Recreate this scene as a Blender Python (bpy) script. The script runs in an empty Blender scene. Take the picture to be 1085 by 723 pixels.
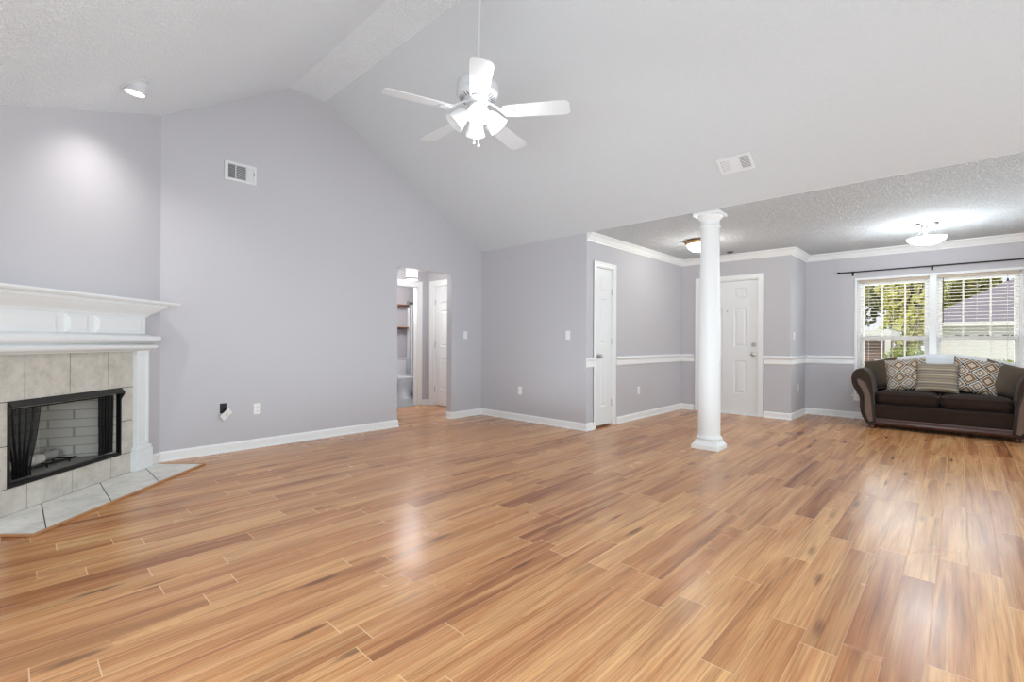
import bpy, bmesh, math, random
from mathutils import Matrix, Vector, noise
PI = math.pi
scn = bpy.context.scene
COL = scn.collection

# ------------------------------------------------------------------ camera
cam_d = bpy.data.cameras.new('camera')
cam_d.sensor_width = 36.0
cam_d.lens = 501.14 / 1085 * 36
cam_d.clip_start = 0.02
cam = bpy.data.objects.new('camera', cam_d)
COL.objects.link(cam)
YAW = math.radians(43.352)
cam.matrix_world = (Matrix.Translation((0, 0, 1.15)) @ Matrix.Rotation(YAW - PI / 2, 4, 'Z')
                    @ Matrix.Rotation(PI / 2, 4, 'X') @ Matrix.Rotation(0.0047, 4, 'Z'))
scn.camera = cam
FWD = Vector((math.cos(YAW), math.sin(YAW), 0))
RGT = Vector((math.sin(YAW), -math.cos(YAW), 0))

# ------------------------------------------------------------------ colour management, world, lights
scn.view_settings.view_transform = 'Standard'
scn.view_settings.look = 'None'
scn.view_settings.exposure = 0.28
scn.view_settings.gamma = 1.0
scn.view_settings.use_curve_mapping = False
try:
    scn.cycles.use_denoising = True
    scn.cycles.max_bounces = 8
    scn.cycles.diffuse_bounces = 5
    scn.cycles.sample_clamp_indirect = 6.0
except Exception:
    pass
world = bpy.data.worlds.new('sky')
scn.world = world
world.use_nodes = True
bg = world.node_tree.nodes['Background']
bg.inputs[0].default_value = (0.92, 0.96, 1.0, 1)
bg.inputs[1].default_value = 0.75


def area(name, loc, direction, sx, sy, power, color=(1, 1, 1), spread=PI):
    l = bpy.data.lights.new(name, 'AREA')
    l.shape = 'RECTANGLE'
    l.size, l.size_y = sx, sy
    l.energy = power
    l.color = color
    l.spread = spread
    o = bpy.data.objects.new(name, l)
    o.location = loc
    o.rotation_euler = Vector(direction).to_track_quat('-Z', 'Y').to_euler()
    COL.objects.link(o)
    return o


def point(name, loc, power, radius=0.04, color=(1, 1, 1)):
    l = bpy.data.lights.new(name, 'POINT')
    l.energy = power
    l.shadow_soft_size = radius
    l.color = color
    o = bpy.data.objects.new(name, l)
    o.location = loc
    COL.objects.link(o)
    return o


COOL = (0.73, 0.905, 1.0)
area('fill_rear', (2.0, -2.3, 1.25), (-0.05, 1, -0.22), 5.0, 1.9, 84, COOL)  # added fill in front of the closed rear wall, no window there
area('fill_dining', (6.4, -2.3, 1.4), (-0.7, 0.8, 0.2), 3.2, 1.8, 50, COOL)  # extra fill for the entry and dining end, no opening behind it
area('fill_left', (-0.93, 1.0, 1.1), (1, 0.15, -0.35), 4.4, 1.3, 126, COOL)  # unseen fill along the solid left wall, added to brighten the room
area('fill_upward', (2.9, 2.7, 0.25), (0.0, 0.05, 1), 3.4, 3.6, 32, COOL)  # added fill low over the floor facing up, not a lamp of the room
area('window_daylight', (9.25, 0.26, 1.35), (-1, 0, -0.12), 1.9, 1.7, 40, (0.84, 0.94, 1.0))
sun_d = bpy.data.lights.new('sun', 'SUN')
sun_d.energy = 1.5
sun_d.angle = math.radians(3)
sun_d.color = (1, 0.96, 0.9)
sun = bpy.data.objects.new('sun', sun_d)
sun.rotation_euler = Vector((0.55, -0.45, -0.75)).to_track_quat('-Z', 'Y').to_euler()
COL.objects.link(sun)


# ------------------------------------------------------------------ materials
def s2l(c):
    return tuple(((v / 255) / 12.92 if v / 255 <= 0.04045 else ((v / 255 + 0.055) / 1.055) ** 2.4) for v in c)


class NT:
    def __init__(self, name):
        self.m = bpy.data.materials.new(name)
        self.m.use_nodes = True
        self.t = self.m.node_tree
        self.b = self.t.nodes['Principled BSDF']
        self.out = self.t.nodes['Material Output']

    def n(self, typ, **kw):
        x = self.t.nodes.new(typ)
        for k, v in kw.items():
            setattr(x, k, v)
        return x

    def l(self, a, b):
        self.t.links.new(a, b)

    def math(self, op, a, b=None, c=None, clamp=False):
        x = self.n('ShaderNodeMath', operation=op, use_clamp=clamp)
        for i, v in enumerate((a, b, c)):
            if v is None:
                continue
            if isinstance(v, (int, float)):
                x.inputs[i].default_value = v
            else:
                self.l(v, x.inputs[i])
        return x.outputs[0]

    def coords(self, kind='Object', scale=(1, 1, 1)):
        tc = self.n('ShaderNodeTexCoord')
        mp = self.n('ShaderNodeMapping')
        mp.inputs['Scale'].default_value = scale
        self.l(tc.outputs[kind], mp.inputs[0])
        return mp.outputs[0]

    def noise(self, vec, scale, detail=3, rough=0.5):
        x = self.n('ShaderNodeTexNoise')
        x.inputs['Scale'].default_value = scale
        x.inputs['Detail'].default_value = detail
        x.inputs['Roughness'].default_value = rough
        self.l(vec, x.inputs['Vector'])
        return x.outputs[0]

    def ramp(self, fac, stops, interp='LINEAR'):
        x = self.n('ShaderNodeValToRGB')
        x.color_ramp.interpolation = interp
        e = x.color_ramp.elements
        while len(e) > 1:
            e.remove(e[-1])
        e[0].position, e[0].color = stops[0][0], (*stops[0][1], 1)
        for p, c in stops[1:]:
            k = e.new(p)
            k.color = (*c, 1)
        self.l(fac, x.inputs[0])
        return x.outputs[0]

    def mix(self, fac, a, b, mode='MIX'):
        x = self.n('ShaderNodeMix', data_type='RGBA', blend_type=mode)
        for sock, v in ((x.inputs[0], fac), (x.inputs[6], a), (x.inputs[7], b)):
            if isinstance(v, (int, float)):
                sock.default_value = v
            elif isinstance(v, tuple):
                sock.default_value = (*v, 1)
            else:
                self.l(v, sock)
        return x.outputs[2]

    def bump(self, height, strength=0.3, dist=0.01):
        x = self.n('ShaderNodeBump')
        x.inputs['Strength'].default_value = strength
        x.inputs['Distance'].default_value = dist
        self.l(height, x.inputs['Height'])
        self.l(x.outputs[0], self.b.inputs['Normal'])

    def color(self, c):
        if isinstance(c, tuple):
            self.b.inputs['Base Color'].default_value = (*c, 1)
        else:
            self.l(c, self.b.inputs['Base Color'])

    def set(self, **kw):
        for k, v in kw.items():
            s = self.b.inputs[k.replace('_', ' ')]
            if isinstance(v, (int, float)):
                s.default_value = v
            elif isinstance(v, tuple):
                s.default_value = (*v, 1)
            else:
                self.l(v, s)
        return self


def plain(name, rgb, rough=0.5, metal=0.0, var=0.03, vscale=6, bump=0, bscale=60, bdist=0.003, coat=0.0, spec=0.5):
    t = NT(name)
    c = s2l(rgb)
    v = t.coords()
    f = t.noise(v, vscale, 3)
    t.color(t.mix(f, tuple(max(0, x * (1 - var)) for x in c), tuple(min(1, x * (1 + var)) for x in c)))
    t.set(Roughness=rough, Metallic=metal, Coat_Weight=coat, Specular_IOR_Level=spec)
    if bump:
        t.bump(t.noise(v, bscale, 2), bump, bdist)
    return t.m


def emissive(name, rgb, strength, base=(0.9, 0.9, 0.9)):
    t = NT(name)
    t.color(base)
    t.set(Emission_Color=rgb, Emission_Strength=strength, Roughness=0.3)
    return t.m


def ceiling_mat(name, rgb, scale, strength, dist):
    t = NT(name)
    v = t.coords()
    a = t.noise(v, scale, 3, 0.6)
    h = t.ramp(a, [(0.42, (0, 0, 0)), (0.66, (1, 1, 1))])
    c = s2l(rgb)
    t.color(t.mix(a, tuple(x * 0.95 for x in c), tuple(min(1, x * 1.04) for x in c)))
    t.set(Roughness=0.85, Specular_IOR_Level=0.25)
    t.bump(h, strength, dist)
    return t.m


def floor_mat():
    t = NT('laminate_floor')
    tc = t.n('ShaderNodeTexCoord')
    sp = t.n('ShaderNodeSeparateXYZ')
    t.l(tc.outputs['Object'], sp.inputs[0])
    X, Y = sp.outputs[0], sp.outputs[1]
    W, L = 0.120, 1.15
    yy = t.math('DIVIDE', t.math('ADD', Y, 20.0 * W + 0.042), W)
    row = t.math('FLOOR', yy)
    fy = t.math('FRACT', yy)
    w1 = t.n('ShaderNodeTexWhiteNoise', noise_dimensions='1D')
    t.l(row, w1.inputs['W'])
    xx = t.math('ADD', t.math('DIVIDE', X, L), t.math('MULTIPLY', w1.outputs['Value'], 17.0))
    colm = t.math('FLOOR', xx)
    fx = t.math('FRACT', xx)
    idv = t.n('ShaderNodeCombineXYZ')
    t.l(row, idv.inputs[0])
    t.l(colm, idv.inputs[1])
    w2 = t.n('ShaderNodeTexWhiteNoise', noise_dimensions='3D')
    t.l(idv.outputs[0], w2.inputs['Vector'])
    rnd = w2.outputs['Value']
    sc = t.n('ShaderNodeSeparateColor')
    t.l(w2.outputs['Color'], sc.inputs[0])
    # grain coordinates, shifted for each board
    gv = t.n('ShaderNodeCombineXYZ')
    t.l(t.math('ADD', X, t.math('MULTIPLY', rnd, 31.0)), gv.inputs[0])
    t.l(Y, gv.inputs[1])
    t.l(t.math('MULTIPLY', sc.outputs[1], 23.0), gv.inputs[2])

    def stretched(sx, sy):
        m = t.n('ShaderNodeMapping')
        m.inputs['Scale'].default_value = (sx, sy, 1)
        t.l(gv.outputs[0], m.inputs[0])
        return m.outputs[0]
    broad = t.n('ShaderNodeTexNoise')
    broad.inputs['Scale'].default_value = 1.0
    broad.inputs['Detail'].default_value = 4
    broad.inputs['Distortion'].default_value = 0.9
    t.l(stretched(0.6, 11), broad.inputs['Vector'])
    fine = t.noise(stretched(2.6, 130), 1.0, 4, 0.6)
    base = t.ramp(rnd, [(0.0, s2l((150, 90, 54))), (0.25, s2l((196, 134, 86))), (0.55, s2l((226, 166, 108))),
                        (0.8, s2l((206, 142, 94))), (1.0, s2l((242, 190, 132)))])
    streak = t.ramp(broad.outputs[0], [(0.33, s2l((118, 66, 38))), (0.45, s2l((200, 136, 86))), (0.58, s2l((240, 188, 130)))])
    c = t.mix(0.48, base, streak)
    c = t.mix(t.math('MULTIPLY', t.math('SUBTRACT', 0.62, fine, clamp=True), 1.7), c, s2l((124, 72, 42)))
    # dark knots and mineral streaks
    vo = t.n('ShaderNodeTexVoronoi', feature='F1')
    vo.inputs['Scale'].default_value = 1.0
    t.l(stretched(1.7, 9.0), vo.inputs['Vector'])
    wob = t.math('MULTIPLY', t.math('SUBTRACT', fine, 0.5), 0.10)
    knot = t.math('SUBTRACT', 0.20, t.math('ADD', vo.outputs['Distance'], wob))
    knot = t.math('MULTIPLY', knot, 9.0, clamp=True)
    vsel = t.n('ShaderNodeSeparateColor')
    t.l(vo.outputs['Color'], vsel.inputs[0])
    knot = t.math('MULTIPLY', knot, t.math('GREATER_THAN', vsel.outputs[0], 0.5))
    c = t.mix(t.math('MULTIPLY', knot, 0.68), c, s2l((92, 54, 34)))
    dk = t.noise(stretched(1.3, 26), 1.0, 3, 0.55)
    dk = t.math('MULTIPLY', t.math('SUBTRACT', dk, 0.585, clamp=True), 6.0, clamp=True)
    c = t.mix(t.math('MULTIPLY', dk, 0.6), c, s2l((112, 66, 38)))
    # joints
    ey = t.math('MINIMUM', fy, t.math('SUBTRACT', 1.0, fy))
    ex = t.math('MINIMUM', fx, t.math('SUBTRACT', 1.0, fx))
    jy = t.math('LESS_THAN', ey, 0.0085)
    jx = t.math('LESS_THAN', ex, 0.0016)
    j = t.math('MAXIMUM', jy, jx)
    c = t.mix(t.math('ADD', t.math('MULTIPLY', jx, 0.55), t.math('MULTIPLY', jy, 0.34), clamp=True), c, s2l((232, 200, 158)))
    t.color(c)
    wear = t.noise(t.coords('Object', (1.2, 1.2, 1)), 2.0, 4)
    r = t.math('ADD', t.math('MULTIPLY', wear, 0.13), 0.19)
    r = t.math('ADD', r, t.math('MULTIPLY', j, 0.35))
    t.set(Roughness=r, Specular_IOR_Level=0.5)
    hh = t.math('SUBTRACT', t.math('MULTIPLY', fine, 0.15), j)
    t.bump(hh, 0.12, 0.002)
    return t.m


def tile_mat(name, rgb, rough=0.35):
    t = NT(name)
    v = t.coords()
    a = t.noise(v, 7, 6, 0.65)
    b = t.noise(v, 34, 4, 0.6)
    c = s2l(rgb)
    k = t.math('ADD', t.math('MULTIPLY', a, 0.7), t.math('MULTIPLY', b, 0.3))
    t.color(t.ramp(k, [(0.32, tuple(x * 0.74 for x in c)), (0.5, c), (0.68, tuple(min(1, x * 1.18) for x in c))]))
    t.set(Roughness=rough)
    t.bump(b, 0.12, 0.002)
    return t.m


def firebrick_mat():
    t = NT('grey_firebrick')
    v = t.coords()
    bk = t.n('ShaderNodeTexBrick')
    bk.inputs['Scale'].default_value = 1.0
    bk.inputs['Brick Width'].default_value = 0.16
    bk.inputs['Row Height'].default_value = 0.072
    bk.inputs['Mortar Size'].default_value = 0.004
    bk.inputs['Color1'].default_value = (*s2l((214, 208, 198)), 1)
    bk.inputs['Color2'].default_value = (*s2l((202, 196, 186)), 1)
    bk.inputs['Mortar'].default_value = (*s2l((160, 154, 146)), 1)
    sp = t.n('ShaderNodeSeparateXYZ')
    t.l(v, sp.inputs[0])
    cb = t.n('ShaderNodeCombineXYZ')
    t.l(t.math('ADD', sp.outputs[0], sp.outputs[1]), cb.inputs[0])
    t.l(sp.outputs[2], cb.inputs[1])
    t.l(cb.outputs[0], bk.inputs['Vector'])
    soot = t.noise(v, 5, 4)
    t.color(t.mix(t.math('MULTIPLY', soot, 0.5), bk.outputs['Color'], s2l((150, 145, 138))))
    t.set(Roughness=0.9)
    t.bump(bk.outputs['Fac'], -0.4, 0.004)
    return t.m


def ikat_mat():
    """cream cloth with dark outlined diamonds and brown hearts (pillow face, generated from its own UVs)"""
    t = NT('ikat_cloth')
    tc = t.n('ShaderNodeTexCoord')
    sp = t.n('ShaderNodeSeparateXYZ')
    t.l(tc.outputs['UV'], sp.inputs[0])
    wob = t.noise(tc.outputs['UV'], 26, 3)
    u = t.math('ADD', sp.outputs[0], t.math('MULTIPLY', t.math('SUBTRACT', wob, 0.5), 0.05))
    v = t.math('ADD', sp.outputs[1], t.math('MULTIPLY', t.math('SUBTRACT', wob, 0.5), 0.03))

    def tri(x, n, off=0.0):
        return t.math('ABSOLUTE', t.math('SUBTRACT', t.math('FRACT', t.math('ADD', t.math('MULTIPLY', x, n), off)), 0.5))
    d = t.math('ADD', tri(u, 2.6, .5), tri(v, 2.6, .5))          # 0 at cell centres .. 1 at corners
    cream, blk, brn, gry = s2l((218, 208, 192)), s2l((48, 46, 50)), s2l((128, 96, 66)), s2l((150, 146, 142))
    big = t.ramp(d, [(0.0, cream), (0.075, blk), (0.12, cream), (0.20, brn), (0.40, cream), (0.46, blk), (0.56, cream),
                     (0.64, gry), (0.74, brn), (0.82, cream), (0.90, blk), (0.95, cream)], 'CONSTANT')
    ck = t.n('ShaderNodeTexVoronoi', feature='F1', distance='MANHATTAN')
    ck.inputs['Scale'].default_value = 15
    t.l(tc.outputs['UV'], ck.inputs['Vector'])
    dots = t.math('LESS_THAN', ck.outputs['Distance'], 0.26)
    edge = t.math('GREATER_THAN', d, 0.40)
    t.color(t.mix(t.math('MULTIPLY', dots, edge), big, blk))
    t.set(Roughness=0.9, Sheen_Weight=0.0)
    t.bump(t.noise(tc.outputs['UV'], 160, 2), 0.25, 0.002)
    return t.m


def stripe_mat():
    t = NT('striped_cloth')
    tc = t.n('ShaderNodeTexCoord')
    sp = t.n('ShaderNodeSeparateXYZ')
    t.l(tc.outputs['UV'], sp.inputs[0])
    v = t.math('FRACT', t.math('MULTIPLY', sp.outputs[1], 2.2))
    tan, gry, dk, lt = s2l((156, 140, 116)), s2l((128, 120, 112)), s2l((74, 68, 66)), s2l((182, 168, 144))
    c = t.ramp(v, [(0.0, tan), (0.13, dk), (0.16, lt), (0.30, gry), (0.42, tan), (0.50, dk), (0.53, gry), (0.62, lt),
                   (0.72, dk), (0.75, tan), (0.88, gry)], 'CONSTANT')
    n_ = t.noise(tc.outputs['UV'], 90, 3)
    t.color(t.mix(t.math('MULTIPLY', n_, 0.35), c, s2l((110, 100, 90))))
    t.set(Roughness=0.9, Sheen_Weight=0.0)
    return t.m


def check_mat(name, a, b, scale=46):
    t = NT(name)
    tc = t.n('ShaderNodeTexCoord')
    ck = t.n('ShaderNodeTexChecker')
    ck.inputs['Scale'].default_value = scale
    ck.inputs['Color1'].default_value = (*s2l(a), 1)
    ck.inputs['Color2'].default_value = (*s2l(b), 1)
    t.l(tc.outputs['UV'], ck.inputs['Vector'])
    t.color(ck.outputs['Color'])
    t.set(Roughness=0.9, Sheen_Weight=0.05)
    return t.m


def glass_mat():
    t = NT('window_glass')
    tr = t.n('ShaderNodeBsdfTransparent')
    gl = t.n('ShaderNodeBsdfGlossy')
    gl.inputs['Roughness'].default_value = 0.02
    mx = t.n('ShaderNodeMixShader')
    mx.inputs[0].default_value = 0.005
    t.l(tr.outputs[0], mx.inputs[1])
    t.l(gl.outputs[0], mx.inputs[2])
    t.l(mx.outputs[0], t.out.inputs[0])
    return t.m


def mesh_screen_mat():
    t = NT('black_wire_mesh')
    t.color(s2l((34, 33, 32)))
    t.set(Roughness=0.5, Metallic=0.6, Alpha=0.82)
    return t.m


def leaf_mat(name, a, b):
    t = NT(name)
    gi = t.noise(t.coords('Object'), 2.2, 4)
    t.color(t.mix(gi, s2l(a), s2l(b)))
    t.set(Roughness=0.8)
    return t.m


M = {}
M['wall'] = plain('lavender_grey_paint', (200, 197, 201), 0.6, var=0.012, vscale=2, bump=0.05, bscale=220, bdist=0.001, spec=0.35)
M['ceil_l'] = ceiling_mat('stippled_ceiling_paint', (242, 244, 247), 60, 0.76, 0.011)
M['ceil_r'] = ceiling_mat('smooth_ceiling_darkened', (212, 214, 217), 60, 0.16, 0.006)  # same ceiling paint, colour darkened to offset strong light on the right slope
M['ceil_f'] = ceiling_mat('popcorn_ceiling_paint', (236, 239, 242), 62, 1.0, 0.016)
M['trim'] = plain('white_trim_paint', (243, 243, 242), 0.35, var=0.01)
M['door'] = plain('white_door_paint', (238, 238, 238), 0.4, var=0.01)
M['mantel'] = plain('white_mantel_paint', (238, 239, 239), 0.35, var=0.01)
M['floor'] = floor_mat()
M['tile'] = tile_mat('beige_stone_tile', (204, 197, 186))
M['hearth'] = tile_mat('pale_hearth_tile', (228, 225, 218))
M['grout'] = plain('grey_grout', (92, 87, 82), 0.9)
M['brick'] = firebrick_mat()
M['black'] = plain('black_metal', (22, 22, 22), 0.45, metal=0.3)
M['hood'] = plain('sooty_hood_metal', (60, 59, 57), 0.5, metal=0.5, var=0.2)
M['screen'] = mesh_screen_mat()
M['log'] = plain('birch_log', (205, 198, 188), 0.85, var=0.35, vscale=22, bump=0.5, bscale=30, bdist=0.01)
M['ash'] = plain('ash_grey', (150, 146, 140), 0.9, var=0.25, vscale=14)
M['oak'] = plain('wood_edging', (186, 134, 92), 0.4, var=0.2, vscale=12)
M['plastic'] = plain('white_plastic', (242, 242, 240), 0.4, var=0.005)
M['dark'] = plain('dark_recess', (30, 30, 32), 0.8)
M['vent'] = plain('white_vent_metal', (228, 228, 229), 0.45)
M['slot'] = plain('vent_shade_grey', (120, 120, 122), 0.8)  # shade in vent gaps as flat colour; also plain grey on lever and sensor
M['nickel'] = plain('brushed_nickel', (190, 188, 184), 0.28, metal=1.0, var=0.02)
M['brass'] = plain('antique_brass', (176, 140, 88), 0.35, metal=0.8, var=0.05)
M['rod'] = plain('dark_bronze', (46, 42, 42), 0.4, metal=0.6)
M['fan'] = plain('white_fan_enamel', (214, 214, 216), 0.3, var=0.005)
M['blade'] = plain('white_fan_blade', (208, 208, 210), 0.35, var=0.01)
M['shade'] = emissive('frosted_shade_glass', (1, 0.99, 0.97), 0.04, (0.74, 0.74, 0.74))
M['shade_on'] = emissive('lit_shade_glass', (1, 0.98, 0.95), 0.7)
M['bulb'] = emissive('lit_bulb', (1, 0.97, 0.92), 6.0)
M['bowl_on'] = emissive('lit_bowl_glass', (1, 0.99, 0.97), 1.4)
M['warm_on'] = emissive('warm_lit_glass', (1, 0.93, 0.80), 1.6)
M['lens'] = emissive('lit_lens', (1, 0.98, 0.95), 5.0)
M['vinyl'] = plain('white_vinyl', (244, 244, 244), 0.35, var=0.005)
M['glass'] = glass_mat()
M['blind'] = plain('ivory_blind_slat', (198, 182, 164), 0.5, var=0.02)
M['blindcord'] = plain('ivory_cord', (222, 216, 206), 0.8)
M['velvet'] = plain('dark_brown_velvet', (47, 33, 25), 0.85, spec=0.2, var=0.35, vscale=7, bump=0.15, bscale=40, bdist=0.006)
M['velvet'].node_tree.nodes['Principled BSDF'].inputs['Sheen Weight'].default_value = 0.08
M['velvet'].node_tree.nodes['Principled BSDF'].inputs['Sheen Roughness'].default_value = 0.4
M['velvet_arm'] = plain('brown_arm_velvet', (60, 45, 36), 0.85, spec=0.25, var=0.25, vscale=9)
M['velvet_arm'].node_tree.nodes['Principled BSDF'].inputs['Sheen Weight'].default_value = 0.1
M['armwood'] = plain('taupe_arm_panel', (112, 90, 78), 0.7, var=0.12, vscale=14)
M['cherry'] = plain('dark_cherry_wood', (74, 42, 32), 0.35, var=0.25, vscale=16)
M['trimcord'] = plain('dark_gimp_trim', (50, 42, 42), 0.6)
M['cord'] = plain('brown_corduroy', (82, 70, 56), 0.9, var=0.15, vscale=20, bump=0.2, bscale=120)
M['piping'] = plain('tan_piping', (140, 124, 102), 0.85)
M['ikat'] = ikat_mat()
M['stripe'] = stripe_mat()
M['tancheck'] = check_mat('taupe_check_cloth', (112, 98, 82), (84, 74, 64))
M['sheet'] = plain('white_throw_cloth', (226, 228, 232), 0.9, var=0.06, vscale=9, bump=0.3, bscale=14, bdist=0.01)
M['porcelain'] = plain('white_porcelain', (236, 236, 238), 0.15, var=0.005, coat=0.4)
M['bathfloor'] = plain('grey_bath_floor', (164, 166, 170), 0.35, var=0.06)
M['curtain'] = plain('grey_shower_curtain', (216, 217, 220), 0.8, var=0.03)
M['shelfwood'] = plain('walnut_shelf', (112, 72, 48), 0.5, var=0.25, vscale=18)
M['lawn'] = plain('lawn_grass', (150, 160, 92), 0.95, var=0.25, vscale=4)
M['drive'] = plain('pale_driveway', (226, 222, 216), 0.9, var=0.04)
M['roof'] = plain('grey_shingle_roof', (146, 140, 150), 0.9, var=0.10, vscale=12)
M['siding'] = plain('cream_siding', (246, 242, 236), 0.8, var=0.03)
M['garage'] = plain('white_garage_door', (244, 242, 240), 0.6)
M['pane'] = plain('dark_pane', (96, 84, 78), 0.2)
M['brownwall'] = plain('mauve_brick_siding', (146, 120, 116), 0.9, var=0.15, vscale=18)
M['bark'] = plain('brown_bark', (84, 66, 54), 0.95, var=0.3, vscale=8)
M['leaf1'] = leaf_mat('yellow_green_leaves', (166, 168, 84), (216, 210, 124))
M['leaf2'] = leaf_mat('olive_leaves', (130, 136, 66), (190, 184, 104))
M['leaf3'] = leaf_mat('dark_leaves', (92, 98, 58), (150, 150, 88))
M['leaf4'] = leaf_mat('shrub_leaves', (112, 130, 60), (170, 178, 96))


# ------------------------------------------------------------------ mesh helpers
class MB:
    def __init__(self):
        self.bm = bmesh.new()

    def box(self, x0, x1, y0, y1, z0, z1, mt=None):
        r = bmesh.ops.create_cube(self.bm, size=1)
        m = Matrix.Translation(((x0 + x1) / 2, (y0 + y1) / 2, (z0 + z1) / 2)) @ Matrix.Diagonal((x1 - x0, y1 - y0, z1 - z0, 1))
        if mt:
            m = mt @ m
        bmesh.ops.transform(self.bm, matrix=m, verts=r['verts'])
        return self

    def loft(self, rings, closed=True, caps=True, loop=False):
        bm = self.bm
        rv = [[bm.verts.new(p) for p in r] for r in rings]
        n = len(rv[0])
        k = len(rv)
        for i in range(k if loop else k - 1):
            a, b = rv[i], rv[(i + 1) % k]
            for j in range(n if closed else n - 1):
                q = (a[j], a[(j + 1) % n], b[(j + 1) % n], b[j])
                if len(set(q)) == 4:
                    try:
                        bm.faces.new(q)
                    except ValueError:
                        pass
        if caps and closed and not loop:
            for r in (rv[0], rv[-1]):
                try:
                    bm.faces.new(r)
                except ValueError:
                    pass
        return self

    def prism(self, poly, fn, a, b):
        """poly of 2D points, fn(p, q, depth) -> 3D"""
        return self.loft([[fn(p[0], p[1], a) for p in poly], [fn(p[0], p[1], b) for p in poly]])

    def lathe(self, prof, seg=32, mt=None, caps=True):
        mt = mt or Matrix()
        rings = [[mt @ Vector((r * math.cos(2 * PI * i / seg), r * math.sin(2 * PI * i / seg), z)) for i in range(seg)] for r, z in prof]
        return self.loft(rings, caps=caps)

    def tube(self, pts, r, seg=10, loop=False):
        pts = [Vector(p) for p in pts]
        n = len(pts)
        rings = []
        up = None
        for i, p in enumerate(pts):
            if loop:
                d = pts[(i + 1) % n] - pts[i - 1]
            else:
                d = pts[min(i + 1, n - 1)] - pts[max(i - 1, 0)]
            d.normalize()
            if up is None:
                up = Vector((0, 0, 1)) if abs(d.z) < 0.9 else Vector((1, 0, 0))
            s = d.cross(up).normalized()
            up = s.cross(d).normalized()
            rr = r[i] if isinstance(r, (list, tuple)) else r
            rings.append([p + s * (rr * math.cos(2 * PI * k / seg)) + up * (rr * math.sin(2 * PI * k / seg)) for k in range(seg)])
        return self.loft(rings, loop=loop)

    def sweep(self, path, prof):
        """moulding: path of 2D points (outward side on the right of travel), prof of (offset, z)"""
        P = [Vector(p) for p in path]
        rings = []
        for i, p in enumerate(P):
            ns = []
            if i > 0:
                d = (P[i] - P[i - 1]).normalized()
                ns.append(Vector((d.y, -d.x)))
            if i < len(P) - 1:
                d = (P[i + 1] - P[i]).normalized()
                ns.append(Vector((d.y, -d.x)))
            m = ns[0] if len(ns) == 1 else (ns[0] + ns[1]) / (1 + ns[0].dot(ns[1]))
            rings.append([(p.x + m.x * o, p.y + m.y * o, z) for o, z in prof])
        return self.loft(rings)

    def grid(self, nu, nv, fn, uv=False):
        bm = self.bm
        vs = [[bm.verts.new(fn(i / nu, j / nv)) for i in range(nu + 1)] for j in range(nv + 1)]
        L = bm.loops.layers.uv.verify() if uv else None
        for j in range(nv):
            for i in range(nu):
                f = bm.faces.new((vs[j][i], vs[j][i + 1], vs[j + 1][i + 1], vs[j + 1][i]))
                if uv:
                    for lp, (a, b) in zip(f.loops, ((i, j), (i + 1, j), (i + 1, j + 1), (i, j + 1))):
                        lp[L].uv = (a / nu, b / nv)
        return self

    def build(self, name, mat, parent=None, bevel=0, smooth=None, label=None, loc=None, seg=2, weld=False):
        if weld:
            bmesh.ops.remove_doubles(self.bm, verts=self.bm.verts, dist=1e-4)
        bmesh.ops.recalc_face_normals(self.bm, faces=self.bm.faces)
        me = bpy.data.meshes.new(name)
        self.bm.to_mesh(me)
        self.bm.free()
        me.materials.append(M[mat] if isinstance(mat, str) else mat)
        o = bpy.data.objects.new(name, me)
        COL.objects.link(o)
        if smooth is not None:
            me.polygons.foreach_set('use_smooth', [True] * len(me.polygons))
            me.set_sharp_from_angle(angle=math.radians(smooth))
        if bevel:
            b = o.modifiers.new('bevel', 'BEVEL')
            b.width = bevel
            b.segments = seg
            b.limit_method = 'ANGLE'
            b.angle_limit = math.radians(40)
            b.harden_normals = False
        if parent:
            o.parent = parent
        if loc:
            o.location = loc
        if label:
            o['label'] = label
        return o


def tag(o, label, cat, group=None, kind=None):
    o['label'] = label
    o['category'] = cat
    if group:
        o['group'] = group
    if kind:
        o['kind'] = kind
    return o


def empty(name, loc=(0, 0, 0), rot=(0, 0, 0)):
    o = bpy.data.objects.new(name, None)
    o.empty_display_size = 0.1
    o.location = loc
    o.rotation_euler = rot
    COL.objects.link(o)
    return o


def thing(name, label, cat, loc=(0, 0, 0), rot=(0, 0, 0), group=None, kind=None):
    return tag(empty(name, loc, rot), label, cat, group, kind)


def structure(o, label, cat):
    return tag(o, label, cat, None, 'structure')


def dup(root, loc, rot=None, label=None):
    r = root.copy()
    COL.objects.link(r)
    r.location = loc
    if rot is not None:
        r.rotation_euler = rot
    if label:
        r['label'] = label
    for ch in root.children:
        c = ch.copy()
        COL.objects.link(c)
        c.parent = r
        for g in ch.children:
            d = g.copy()
            COL.objects.link(d)
            d.parent = c
    return r


# ------------------------------------------------------------------ room numbers
YA, XB, YC, XD, YE, XF = 5.433, 5.059, 3.468, 7.912, 1.802, 8.817
ZC, XR1, XR2, ZR = 2.543, 2.122, 2.534, 3.956
ML, MR = 0.609, (3.956 - 2.543) / (5.059 - 2.534)
YS, XL = -2.5, -1.0
T = 0.11


def ztop(x):
    if x < XR1:
        return ZR - ML * (XR1 - x)
    if x <= XR2:
        return ZR
    return max(ZC, ZR - MR * (x - XR2))


# ------------------------------------------------------------------ floor, ceiling, walls
b = MB()
b.box(XL - 0.2, 9.0, YS - 0.2, 6.99, -0.1, 0.0)
structure(b.build('floor', 'floor'), 'glossy honey brown wood plank floor of the living room', 'floor')
b = MB()
b.box(3.4, 7.2, 6.99, 9.2, -0.1, 0.004)
structure(b.build('floor', 'bathfloor'), 'grey bathroom floor under the toilet', 'floor')

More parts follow.
